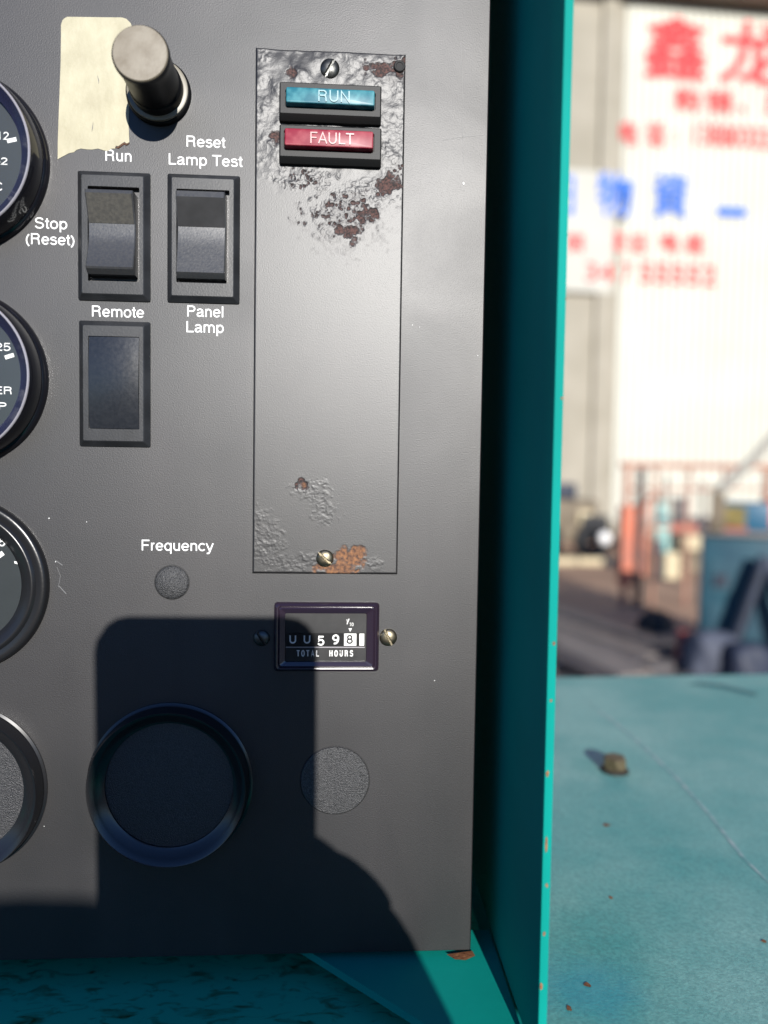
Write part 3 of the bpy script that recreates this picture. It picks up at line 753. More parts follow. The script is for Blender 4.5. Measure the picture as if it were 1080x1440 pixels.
# ================================================================== rocker switches
def build_switch(px0, py0, px1, py1, ox0, oy0, ox1, oy1, prof, label, m_top, name='rocker_switch'):
    hb = 0.0026
    t = thing(name, label, 'switch', P((px0 + px1) / 2, (py0 + py1) / 2), 'rocker switches')
    a, b = P(px0, py0), P(px1, py1); ob = (a.x, b.x, b.z, a.z, 0, .0006)
    q = rect(ox0, oy0, ox1, oy1, hb, 0.0003)
    rings = [inset(ob, 0, -.0004), inset(ob, 0, .0006), inset(ob, .0016, hb - .0002, .0004), inset(ob, .0019, hb, .0004),
             (q[0], q[1], q[2], q[3], hb, .0004), (q[0], q[1], q[2], q[3], hb - .0012, .0004)]
    v, f = loft(rings, cap1=False); bz = mk('bezel', v, f, 'bezel_grey', t, 14)
    v, f = loft([(q[0], q[1], q[2], q[3], hb - .0012, .0004), (q[0], q[1], q[2], q[3], -.012, .0004)]); mk('well', v, f, 'hole_black', bz)  # well coloured near black for the shade inside the opening
    # rocker: profile of (row pixel at that height, height mm), extruded across
    x0, x1 = q[0] + .0004, q[1] - .0011
    pts = []
    for py, h in prof:
        c = P((ox0 + ox1) / 2, py, h * MM); pts.append((c.z, h * MM))
    ztop, zbot = pts[0][0], pts[-1][0]
    # rounded saddle between the two faces
    outline = [(ztop, -.006)] + [(z, h) for z, h in pts] + [(zbot, -.006)]
    n = len(outline); bev = .0003
    vv, ff = [], []
    for x, s in ((x0, 1), (x0 + bev, 0), (x1 - bev, 0), (x1, 1)):
        for z, h in outline: vv.append(Vector((x, -(h - bev * s * .8), z)))
    for k in range(3):
        for i in range(n - 1): ff.append([k * n + i, k * n + i + 1, (k + 1) * n + i + 1, (k + 1) * n + i])
    ff.append(list(range(n))); ff.append([3 * n + i for i in range(n)])
    o = mk('rocker', vv, ff, 'rocker_grey', t, 18)
    # upper pad: its own worn face
    up = [(z, h) for z, h in pts][1:3]
    (za, ha), (zb, hb2) = up
    d = Vector((0, -(hb2 - ha), zb - za)); nn = Vector((0, -abs(zb - za), (hb2 - ha))).normalized() * .00018
    c4 = [Vector((x0 + .0004, -ha, za)), Vector((x1 - .0004, -ha, za)), Vector((x1 - .0004, -hb2, zb)), Vector((x0 + .0004, -hb2, zb))]
    vv = [c + nn for c in c4] + [c - nn for c in c4]
    mk('upper_pad', vv, [[0, 1, 2, 3], [4, 5, 6, 7], [0, 1, 5, 4], [1, 2, 6, 5], [2, 3, 7, 6], [3, 0, 4, 7]], m_top, o)
    return t
build_switch(110, 241, 212, 425, 123, 261, 196, 397,
             [(267, 6.6), (271.5, 6.9), (314, 3.3), (328, 3.25), (342, 3.6), (375, 6.4), (378, 6.1), (386, 4.2)],
             'dusty black rocker switch printed Run above and Remote below', 'rocker_dusty')
build_switch(236, 245, 337, 428, 248, 265, 322, 399,
             [(269, 5.4), (277, 5.8), (319, 2.9), (332, 3.0), (347, 3.5), (383, 5.4), (385, 5.1), (392, 3.6)],
             'black rocker switch with dark upper face, printed Lamp Test above and Panel Lamp below', 'rocker_dark')
def build_blank():
    hb = 0.0026
    t = thing('switch_blank', 'rectangular black blanking plate with glossy flat insert below the Remote lettering', 'blanking plate', P(161, 540))
    a, b = P(112, 451), P(212, 629); ob = (a.x, b.x, b.z, a.z, 0, .0006)
    q = rect(124, 472, 196, 604, hb, .0002)
    rings = [inset(ob, 0, -.0004), inset(ob, 0, .0006), inset(ob, .0016, hb - .0002, .0004), inset(ob, .0019, hb, .0004), (*q[:4], hb, .0003), (*q[:4], hb - .0008, .0003)]
    v, f = loft(rings); mk('bezel', v, f, 'bezel_grey', t, 14)
    x0, x1, z0, z1 = q[0] + .00018, q[1] - .00018, q[2] + .00018, q[3] - .00018; n = 28; v, f = [], []
    for i in range(n + 1):
        u = i / n * 2 - 1; h = hb - .00045 + .0009 * (1 - u * u)
        for k in range(9):
            w = k / 4 - 1; v.append(Vector((x0 + (x1 - x0) * k / 8, -(h + .00025 * (1 - w * w)), z0 + (z1 - z0) * i / n)))
    f = [[i * 9 + k, i * 9 + k + 1, (i + 1) * 9 + k + 1, (i + 1) * 9 + k] for i in range(n) for k in range(8)]
    mk('insert', v, f, 'blank_insert', t, 60)
build_blank()

# ================================================================== gauges
GX = -57
def gauge_common(cy, label, R=121):
    c = P(GX, cy); return c, thing('gauge', label, 'gauge', c, 'round gauges on the control panel')
def arc_ticks(parent, c, r0, r1, angs, w, h, m):
    for a in angs:
        t = math.radians(a); d = Vector((math.cos(t), 0, math.sin(t))); s = Vector((-d.z, 0, d.x)) * w * MM / 2
        q = [c + d * r0 * MM + s, c + d * r0 * MM - s, c + d * r1 * MM - s, c + d * r1 * MM + s]
        for k in q: k.y = c.y - h * MM
        MB().add(q, [[0, 1, 2, 3]]).build('scale_mark', m, parent)
def tall_gauge(cy, label, words, ticks):
    c, t = gauge_common(cy, label)
    v, f = lathe(c, [(29.2, -.4), (29.2, 1.4), (28.7, 2.4), (28.1, 3.0), (28.0, 6.0), (27.6, 10.2), (27.1, 11.2)], cap1=False); b = mk('bezel', v, f, 'black_gloss', t, 40)
    v, f = lathe(c, [(27.15, 11.15), (27.0, 11.6), (26.7, 11.75), (26.45, 11.5)], cap1=False); mk('rim', v, f, 'chrome', b, 60)
    v, f = lathe(c, [(26.45, 11.5), (25.6, 10.6), (24.2, 9.0), (23.2, 8.2), (23.0, 6.4)], cap1=False); mk('inner_bevel', v, f, 'bevel_sky_tint', b, 40)
    v, f = lathe(c, [(23.05, 6.5), (0.01, 6.5)], cap1=False); d = mk('dial', v, f, 'dial_face', t)
    v, f = lathe(c, [(23.15, 8.1), (0.01, 8.1)], cap1=False); mk('glass', v, f, 'gauge_glass', t)
    for w in words: lettering(d, 'dial_print', w[0], w[1], w[2], w[3], w[4], 'dial_print', .00656, w[5] if len(w) > 5 else 88)
    arc_ticks(d, c, 18.6, 21.6, ticks, 1.3, 6.56, 'dial_print')
    # needle and hub
    tip = c + Vector((-.012, 0, .010)); MB().add([c + Vector((-.0008, -.0071, -.0008)), c + Vector((.0008, -.0071, .0008)), tip + Vector((0, -.0071, 0))], [[0, 1, 2]]).build('needle', 'dial_print', t)
    v, f = lathe(c, [(3.4, 6.6), (3.4, 7.4), (3.0, 7.7)], 32); mk('needle_hub', v, f, 'black_plastic', t, 40)
tall_gauge(227, 'topmost round gauge with bright rim, 12 and 52 on its dial', [('12', -4, 12, 196, 11), ('52', -9, 10, 231, 10), ('C', -7, 4, 268, 12)], [14, 150, 182, 214])
tall_gauge(531, 'second round gauge from the top, bright rim, dial lettered WATER TEMP', [('25', -6, 14, 493, 11), ('WATER', -52, 17, 553, 10.5), ('TEMP', -46, 9, 575, 10)], [19, 140, 168, 197])
def flat_gauge():
    c, t = gauge_common(821, 'third round gauge from the top, wide flat black bezel and grey dial')
    v, f = lathe(c, [(29.9, -.4), (29.9, 1.0), (29.5, 2.4), (28.8, 3.0), (27.6, 2.9), (26.2, 2.5), (25.6, 3.2), (25.1, 3.5), (24.6, 3.4), (20.9, 1.2), (20.7, 0.4)], cap1=False); mk('bezel', v, f, 'black_plastic', t, 50)
    v, f = lathe(c, [(20.8, .5), (0.01, .5)], cap1=False); d = mk('dial', v, f, 'dial_face', t)
    v, f = lathe(c, [(20.85, 1.15), (0.01, 1.15)], cap1=False); mk('glass', v, f, 'gauge_glass', t)
    lettering(d, 'dial_print', '5', -1, 10, 768, 12, 'dial_print', .00056, 110)
    arc_ticks(d, c, 15.6, 18.2, [36, 150, 210], 1.6, .56, 'dial_print')
    q = [P(a, b, .00057) for a, b in ((20, 789), (30, 791), (30, 800), (27, 800), (26, 794), (20, 792))]
    MB().add(q, [list(range(6))]).build('scale_mark', 'dial_print', d)
    MB().add([c + Vector((-.0008, -.0009, 0)), c + Vector((.0008, -.0009, 0)), c + Vector((-.004, -.0009, .015))], [[0, 1, 2]]).build('needle', 'dial_print', t)
flat_gauge()
def blank_cap(c, label, R, rim, disc):
    t = thing('gauge_blank', label, 'blanking cap', c, 'round blanking caps')
    v, f = lathe(c, [(R, -.4), (R, .7), (R - .8, 1.1), (rim + .35, 1.5), (rim + .1, 6.2), (rim - .25, 6.8), (rim - .6, 6.7), (rim - 2.2, 5.0), (disc + 1.0, 2.9), (disc, 2.4), (disc - .1, 1.6)], cap1=False)
    mk('rim', v, f, 'cap_gloss', t, 40)
    # sunken grained disc, slightly domed
    v, f = lathe(c, [(disc, 1.7)] + [(disc * k / 10, 1.7 + .5 * (1 - (k / 10) ** 2)) for k in range(9, 0, -1)] + [(.01, 2.2)], cap1=False); mk('disc', v, f, 'grain_black', t, 50)
blank_cap(P(GX, 1108), 'round black blanking cap with grainy sunken disc, lowest of the column under the gauges', 29.6, 28.3, 22.4)
blank_cap(P(240, 1101), 'round black blanking cap with raised rim lying in the phone shadow', 28.4, 26.9, 21.9)

# ================================================================== hole plugs
def plug(px, py, r, dome, label):
    c = P(px, py); t = thing('hole_plug', label, 'hole plug', c, 'round hole plugs')
    pr = [(r, -.3), (r, .25), (r - .25, .55)] + [(max((r - .25) * (1 - k / 8), .01), .55 + dome * (1 - (1 - k / 8) ** 2)) for k in range(1, 9)]
    v, f = lathe(c, pr, 64, cap1=False); mk('cap', v, f, 'grain_plug', t, 45)
    v, f = lathe(c, [(r + .28, .02), (r + .1, .05)], 64, cap1=False); mk('painted_shade_ring', v, f, 'hole_black', t)  # flat black ring painted in for the shade round the plug's edge
plug(242, 819, 5.75, 1.0, 'small round domed plug under the Frequency lettering')
plug(471, 1097, 12.1, .35, 'large flat grained plug half in the phone shadow')

# ================================================================== hour meter
def hour_meter():
    t = thing('hour_meter', 'rectangular hour meter with glossy bezel lettered TOTAL HOURS', 'hour meter', P(459, 895))
    a, b = P(386, 846), P(532, 943); ob = (a.x, b.x, b.z, a.z, 0, .0012)
    wn = rect(401, 862, 515, 931, .0012, .0006)
    rings = [inset(ob, 0, -.0004), inset(ob, 0, .0008), inset(ob, .0004, .0016, .0012), inset(ob, .0010, .0021, .001), inset(ob, .0014, .0020, .001), inset(ob, .0016, .0016, .001), inset(ob, .0018, .0017, .0009), inset(ob, .0021, .0020, .0008),
             (wn[0], wn[1], wn[2], wn[3], .0012, .0006), (wn[0], wn[1], wn[2], wn[3], .0002, .0006)]
    v, f = loft(rings, cap1=False); mk('bezel', v, f, 'purple_gloss', t, 25)
    v, f = loft([inset(wn, -.0004, .0003), inset(wn, -.0003, .00031)]); face = mk('face', v, f, 'rocker_dark', t)
    r = rect(402, 890, 513, 909, .00042, .0001)
    v, f = loft([(*r[:4], .0003, .0001), (*r[:4], .00042, .0001)]); win = mk('counter_window', v, f, 'hole_black', t)
    # number wheels
    for k, (ch, x0, x1, dy) in enumerate((('U', 407, 416, -1), ('U', 427, 436, -1), ('5', 447, 457, 2), ('9', 468, 478, 0))):
        c0 = rect(x0 - 5, 891, x1 + 5, 908, .0006)
        v, f = loft([(*c0[:4], .0004, .0001), (*c0[:4], .0006, .0001)]); w = mk('number_wheel', v, f, 'black_plastic', win)
        lettering(w, 'digit', ch, x0, x0 + 9, 905.5 + dy, 13 if ch != 'U' else 11, 'white_print', .00066, 130)
    c0 = rect(484, 891, 501, 908, .0006); v, f = loft([(*c0[:4], .0004, .0001), (*c0[:4], .0006, .0001)]); w = mk('number_wheel', v, f, 'white_print', win)
    lettering(w, 'digit', '8', 488, 498, 905, 12, 'hole_black', .00066, 130)
    c0 = rect(505.5, 891, 512, 908, .0006); v, f = loft([(*c0[:4], .0004, .0001), (*c0[:4], .0006, .0001)]); mk('number_wheel', v, f, 'white_print', win)
    u = rect(402, 909.5, 513, 911, .00045); v, f = loft([(*u[:4], .0003, .0001), (*u[:4], .00045, .0001)]); mk('underline', v, f, 'chrome', face)
    def word(txt, x0, x1, base, cap, stem):
        xs = np.linspace(x0, x1, len(txt) + 1); adv = (x1 - x0) / len(txt)
        for i, ch in enumerate(txt):
            aa, bb, tp = P(xs[i], base, .0004), P(xs[i] + adv * .62, base, .0004), P(xs[i], base - cap, .0004)
            mb = MB(); sx = (bb.x - aa.x) / GL[ch][0] * 1.05; sz = (tp.z - aa.z) / 718
            for k, st in enumerate(GL[ch][1]):
                ribbon(mb, [(p * sx, q * sz) for p, q in st], stem * sz, .0004 + k * 3e-6, 0, lambda q, g: Vector((aa.x + q.x, -g, aa.z + q.y)))
            mb.build('letter', 'white_print', face)
    word('TOTAL', 417, 451, 923, 8.5, 120); word('HOURS', 463, 499, 923, 8.5, 120)
    for ch, x0, x1, base, cap in (('1', 486.5, 490, 876, 5), ('/', 488.5, 492, 878, 8), ('10', 491.5, 497, 880.5, 5)):
        lettering(face, 'letter', ch, x0, x1, base, cap, 'white_print', .00042, 110)
    q = [P(x, y, .00043) for x, y in ((490, 883.5), (495, 883.5), (492.5, 888.5))]
    MB().add(q, [[0, 1, 2]]).build('pointer', 'white_print', face)
    v, f = loft([inset(wn, .00005, .0010), inset(wn, .0001, .00101)]); mk('glass', v, f, 'gauge_glass', t)
    screw_head(t, 368, 897, 2.8, math.radians(-55), 'screw_dark')
    screw_head(t, 546, 896, 3.05, math.radians(-64), 'screw_brass')
hour_meter()

# ================================================================== pull knob and torn sticker
def pull_knob():
    c = P(224, 132); t = thing('pull_knob', 'black pull knob with worn tan end cap beside the torn sticker', 'knob', c)
    v, f = lathe(c, [(10.6, -.2), (10.6, 1.6), (10.2, 2.1), (9.6, 2.3)], cap1=False); mk('collar', v, f, 'knob_black', t, 40)
    v, f = lathe(c, [(10.0, 2.25), (9.9, 3.0), (9.0, 3.3), (8.0, 3.2)], cap1=False); mk('washer', v, f, 'knob_ring', t, 40)
    v, f = lathe(c, [(8.6, 3.0), (8.6, 6.2), (8.5, 6.8), (8.1, 7.2), (8.1, 15.0), (8.1, 18.0), (8.2, 20.5), (8.5, 22.0), (8.65, 23.4), (8.6, 24.2), (8.3, 24.45)], cap1=False); mk('shaft', v, f, 'knob_black', t, 40)
    v, f = lathe(c, [(8.32, 24.4), (8.2, 24.8), (8.0, 25.0), (6, 25.03), (3, 25.05), (.01, 25.05)], cap1=False); mk('end_cap', v, f, 'knob_cap', t, 40)
pull_knob()
def sticker():
    hh = .00018
    pts = [(95, 24), (172, 25), (178, 27), (184, 33), (187, 42), (187, 70), (186, 110), (182, 125), (181.5, 150), (181, 175), (182, 200)]
    rag = [(179, 203), (175, 200), (171, 203), (167, 206), (163, 205), (162, 209), (157, 210), (152, 213), (146, 212), (138, 210), (130, 211), (122, 210), (114, 209.5), (108, 211), (104, 215), (97, 216), (91, 218), (84, 223), (81, 224)]
    left = [(81.5, 200), (82.5, 170), (84, 130), (85.5, 90), (86, 50), (86, 36), (88, 29), (91, 26)]
    ol = pts + [(a + random.uniform(-.6, .6), b + random.uniform(-.8, .8)) for a, b in rag] + left
    n = len(ol); c = P(135, 110)
    t = thing('torn_sticker', 'torn cream paper sticker left on the panel beside the pull knob', 'sticker', P(135, 215))
    top = [P(a, b) for a, b in ol]
    mb = MB()
    mb.v = [q - Vector((0, hh, 0)) for q in top] + [q - Vector((0, .00002, 0)) for q in top] 
    mb.f = [list(range(n))] + [[i, (i + 1) % n, n + (i + 1) % n, n + i] for i in range(n)]
    mb.build('paper', 'sticker_paper', t)
    # dark torn edge and pen marks
    def stroke(pp, w, nm, m, h):
        mb = MB(); q = [P(a, b, h) for a, b in pp]
        for i, k in enumerate(q):
            d = (q[min(i + 1, len(q) - 1)] - q[max(i - 1, 0)]).normalized(); s_ = Vector((-d.z, 0, d.x)) * w * PX * .5 * (1 if 0 < i < len(q) - 1 else .3)
            mb.v += [k + s_, k - s_]
        mb.f = [[2 * i, 2 * i + 1, 2 * i + 3, 2 * i + 2] for i in range(len(q) - 1)]; mb.build(nm, m, t)
    stroke([(182, 201), (178, 203), (174, 201.5), (170, 204.5), (166, 207.5), (162, 207)], 2.6, 'torn_edge', 'rust_dark', hh + .0001)
    stroke([(137, 106), (138.5, 112), (139, 118)], 1.1, 'pen_mark', 'scratch_grey', hh + .0001)
    stroke([(131, 172), (130, 180), (129, 185)], 1.0, 'pen_mark', 'scratch_grey', hh + .0001)
sticker()

# ================================================================== the yard behind: warehouse with painted wall signs
mat('board_white', (0.43, 0.415, 0.36), rough=0.6, vary=0.06, vscale=0.8)
mat('wall_white', (0.515, 0.505, 0.43), rough=0.55, vary=0.05, vscale=0.7)
mat('wall_concrete', (0.27, 0.245, 0.19), rough=0.85, base2=(0.33, 0.30, 0.24), vscale=0.9, detail=6)
mat('eave_grey', (0.22, 0.20, 0.17), rough=0.6)
mat('sign_red', (0.62, 0.022, 0.026), rough=0.6)
mat('sign_blue', (0.012, 0.12, 0.52), rough=0.6)
YB = 18.4
BROT = math.radians(-3.0)
def wall_frame():
    o = W(860, 748, YB); ux = Vector((math.cos(BROT), -math.sin(BROT), 0)); n = Vector((-ux.y, ux.x, 0))
    return Vector((o.x, o.y, 0)), ux, n
BO, BU, BN = wall_frame()
def B(px, py, off=0.0):         # point on the warehouse wall (off metres in front of it)
    r = ray(px, py); o = BO - BN * off
    t = (o - CAM).dot(BN) / r.dot(BN); return CAM + r * t
def warehouse():
    t = thing('warehouse', 'white corrugated warehouse with red and blue painted signs beyond the yard', 'building', BO)
    top = B(960, 10).z
    # corrugated cladding
    v, f = [], []; per = 0.21; n = 260; prof = ((0, 0), (.55, 0), (.66, .045), (.89, .045))
    xs = [(i + a) * per for i in range(n) for a, _ in prof]; ds = [d for i in range(n) for _, d in prof]
    for x, d in zip(xs, ds):
        for z in (0.35, top): p = BO + BU * x - BN * d; v.append(Vector((p.x, p.y, z)))
    f = [[2 * i, 2 * i + 2, 2 * i + 3, 2 * i + 1] for i in range(len(xs) - 1)]
    mk('cladding', v, f, 'wall_white', t)
    def slab(nm, u0, u1, d0, d1, z0, z1, m):
        q = [BO + BU * u - BN * d + Vector((0, 0, z)) for u in (u0, u1) for d in (d0, d1) for z in (z0, z1)]
        return MB().add(q, [[0, 1, 3, 2], [4, 5, 7, 6], [0, 1, 5, 4], [2, 3, 7, 6], [0, 2, 6, 4], [1, 3, 7, 5]]).build(nm, m, t)
    slab('plinth', 0, 54, -.1, .08, 0, .352, 'wall_concrete')
    slab('concrete_wall', -12, -.02, -.3, .02, 0, top + .2, 'wall_concrete')
    slab('pilaster', -.62, -.25, .021, .16, 0, top + .1, 'wall_concrete')
    slab('eave', -13, 55, -.4, .75, top + .12, top + .5, 'eave_grey')
    slab('back_volume', -12, 54, -12, -.32, 0, top + .1, 'wall_concrete')
    # smaller board sign that laps over onto the concrete
    a, b = B(700, 232, .17), B(861, 412, .17)
    ua, ub = (a - BO).dot(BU), (b - BO).dot(BU)
    slab('sign_board', ua, ub, .165, .175, b.z, a.z, 'board_white')
    def row(txt, px0, px1, py0, py1, m, bold=.02, nm='sign_lettering'):
        """painted row of characters filling the given space on the wall"""
        c = bpy.data.curves.new(nm, 'FONT'); c.body = txt; c.resolution_u = 3
        tmp = bpy.data.objects.new('tmp', c); COL.objects.link(tmp)
        bpy.context.view_layer.update()
        me = bpy.data.meshes.new_from_object(tmp.evaluated_get(bpy.context.evaluated_depsgraph_get()))
        bpy.data.objects.remove(tmp)
        co = np.zeros(len(me.vertices) * 3); me.vertices.foreach_get('co', co); co = co.reshape(-1, 3)
        x0, x1, y0, y1 = co[:, 0].min(), co[:, 0].max(), co[:, 1].min(), co[:, 1].max()
        of = .18 if px0 < 852 else .05
        p0, p1 = B(px0, (py0 + py1) / 2, of), B(px1, (py0 + py1) / 2, of); zt, zb = B((px0 + px1) / 2, py0, of).z, B((px0 + px1) / 2, py1, of).z
        out = np.zeros_like(co)
        fx = (co[:, 0] - x0) / (x1 - x0); fz = (co[:, 1] - y0) / (y1 - y0)
        for k in range(3): out[:, k] = p0[k] + (p1[k] - p0[k]) * fx
        out[:, 2] = zb + (zt - zb) * fz
        bw = bold * abs(zt - zb) * .8; mb = MB(); fs = [list(p.vertices) for p in me.polygons]
        for k, (du, dz) in enumerate(((0, 0), (1, 0), (-1, 0), (0, 1), (0, -1), (.7, .7), (-.7, .7), (.7, -.7), (-.7, -.7))):
            sh = BU * (du * bw) + Vector((0, 0, dz * bw)) - BN * (k * .002)
            mb.add([Vector(q) + sh for q in out], fs)
        bpy.data.meshes.remove(me)
        return mb.build(nm, m, t)
    row('鑫', 908, 992, 24, 110, 'sign_red', .026)
    row('龙', 1014, 1106, 32, 118, 'sign_red', .026)
    row('购', 950, 984, 124, 156, 'sign_red', .022); row('销', 994, 1030, 126, 159, 'sign_red', .022); row('、', 1040, 1050, 148, 158, 'sign_red', .018); row('废', 1078, 1112, 128, 162, 'sign_red', .022)
    row('电', 873, 896, 170, 203, 'sign_red', .022); row('话', 909, 935, 172, 205, 'sign_red', .022); row(':', 948, 951, 184, 200, 'sign_red', .018)
    row('13880333512', 976, 1128, 178, 208, 'sign_red', .012)
    row('旧', 758, 807, 245, 303, 'sign_blue', .014); row('物', 840, 889, 243, 304, 'sign_blue', .026); row('資', 918, 967, 244, 306, 'sign_blue', .022); row('一', 1010, 1048, 293, 303, 'sign_blue', .2)
    row('钢', 795, 820, 328, 354, 'sign_red', .022); row('废', 853, 878, 326, 353, 'sign_red', .022); row('旧', 888, 908, 330, 356, 'sign_red', .022); row('电', 930, 955, 328, 354, 'sign_red', .022); row('缆', 964, 990, 330, 357, 'sign_red', .022)
    row('34', 824, 862, 370, 396, 'sign_red', .022); row('7', 875, 888, 370, 397, 'sign_red', .018); row('55552', 900, 1007, 371, 400, 'sign_red', .018)
warehouse()

# ------------------------------------------------------------------ yard clutter (all well out of focus)
mat('rail_rust', (0.28, 0.12, 0.08), rough=0.8, base2=(0.40, 0.20, 0.13), vscale=6)
mat('rail_orange', (0.60, 0.15, 0.07), rough=0.6, base2=(0.36, 0.13, 0.085), vscale=9)
mat('post_dark', (0.06, 0.045, 0.04), rough=0.7)
mat('machine_teal', (0.008, 0.045, 0.07), rough=0.5, base2=(0.012, 0.065, 0.09), vscale=4)
mat('machine_blue', (0.003, 0.075, 0.14), rough=0.45)
mat('machine_dark', (0.015, 0.022, 0.04), rough=0.6, vary=.3, vscale=5)
mat('decal_yellow', (0.16, 0.12, 0.025), rough=0.6, vary=.3, vscale=12)
mat('decal_red', (0.32, 0.07, 0.05), rough=0.6)
mat('pale_steel', (0.35, 0.33, 0.28), rough=0.5)
mat('mint_paint', (0.24, 0.40, 0.36), rough=0.5, vary=.1, vscale=6)
mat('pale_stone', (0.50, 0.42, 0.27), rough=0.85)
mat('steel_dark', (0.060, 0.055, 0.060), rough=0.6, base2=(0.11, 0.10, 0.10), vscale=3)
mat('steel_mid', (0.15, 0.13, 0.12), rough=0.6, base2=(0.20, 0.17, 0.15), vscale=3)
mat('tarp_blue', (0.010, 0.016, 0.035), rough=0.6, base2=(0.025, 0.032, 0.055), vscale=7)
mat('sack_grey', (0.035, 0.042, 0.065), rough=0.7, base2=(0.075, 0.085, 0.115), vscale=9)
mat('red_paint', (0.33, 0.055, 0.045), rough=0.6, base2=(0.42, 0.11, 0.06), vscale=6)
mat('lamp_white', (0.82, 0.80, 0.76), rough=0.25)
mat('rubber', (0.014, 0.014, 0.015), rough=0.7)
mat('tan_body', (0.10, 0.075, 0.045), rough=0.7, base2=(0.19, 0.15, 0.10), vscale=4)

def railing():
    yr = 8.0; g = lambda px, py: W(px, py, yr)
    zt = g(970, 655).z
    t = thing('yard_gantry', 'open rusty steel gantry with orange posts standing in the yard', 'gantry', (g(880, 700).x, yr, 0))
    L, R_ = g(880, 655), g(1170, 655)
    MB().beam((L.x - .06, yr, zt), (R_.x, yr, zt), .05, .06).build('top_rail', 'rail_rust', t)
    for px, w, m, z1 in ((881, .062, 'rail_rust', zt - .031), (1079, .062, 'rail_rust', zt - .031)):
        x = g(px, 700).x; MB().box(x - w / 2, x + w / 2, yr - .03, yr + .03, 0, z1, .004).build('post', m, t)
    # orange sleeves over the posts
    for px, y0, y1, w in ((882, 712, 822, .13), (1086, 700, 790, .17)):
        x = g(px, 700).x; MB().box(x - w / 2, x + w / 2, yr - .08, yr + .08, g(px, y1).z, g(px, y0).z, .01).build('post_sleeve', 'rail_orange', t)
    for py, px0, px1 in ((688, 886, 1075), (742, 886, 1075)):
        a, b = g(px0, py), g(px1, py); MB().beam((a.x, yr + .045, a.z), (b.x, yr + .045, b.z), .03, .03).build('mid_rail', 'rail_rust', t)
    for px in (925, 972, 1022):
        x = g(px, 700).x; MB().box(x - .014, x + .014, yr + .062, yr + .09, 0.02, zt - .032).build('upright', 'rail_rust', t)
    x = g(900, 700).x
    MB().box(x - .035, x + .035, yr - .05, yr + .02, 0, zt - .031, .004).build('brace_post', 'post_dark', t)
    x2 = g(907, 700).x
    MB().box(x2 - .05, x2 + .06, yr + .05, yr + .14, .35, g(900, 700).z, .01).build('rear_sleeve', 'rail_orange', t)
    MB().beam((g(883, 720).x, yr + .05, g(883, 720).z), (g(928, 695).x, yr + .05, g(928, 695).z), .05, .05).build('cross_brace', 'rail_rust', t)
railing()
def gas_cylinder(px, yb, base_py, top_py, wpx, label, m):
    s = (yb + D) / F; c = W(px, base_py, yb); h = (base_py - top_py) * s; r = wpx * s / 2; z0 = c.z
    t = thing('gas_cylinder', label, 'gas cylinder', (c.x, yb, z0), 'gas cylinders in the yard')
    def rev(pr, nm, mm):
        v, f = [], []
        for rr, z in pr:
            for k in range(24): v.append(Vector((c.x + rr * math.cos(k * math.pi / 12), yb + rr * math.sin(k * math.pi / 12), z0 + z)))
        for i in range(len(pr) - 1):
            for k in range(24): f.append([i * 24 + k, i * 24 + (k + 1) % 24, (i + 1) * 24 + (k + 1) % 24, (i + 1) * 24 + k])
        mk(nm, v, f, mm, t, 40)
    rev([(.01, 0), (r, 0), (r, h * .42), (r * .94, h * .52), (r * .7, h * .68), (r * .42, h * .8), (r * .36, h * .86)], 'bottle', m)
    rev([(r * .36, h * .86), (r * .40, h * .87), (r * .40, h), (.01, h)], 'valve_cap', 'pale_steel')
    return t, c, r, z0
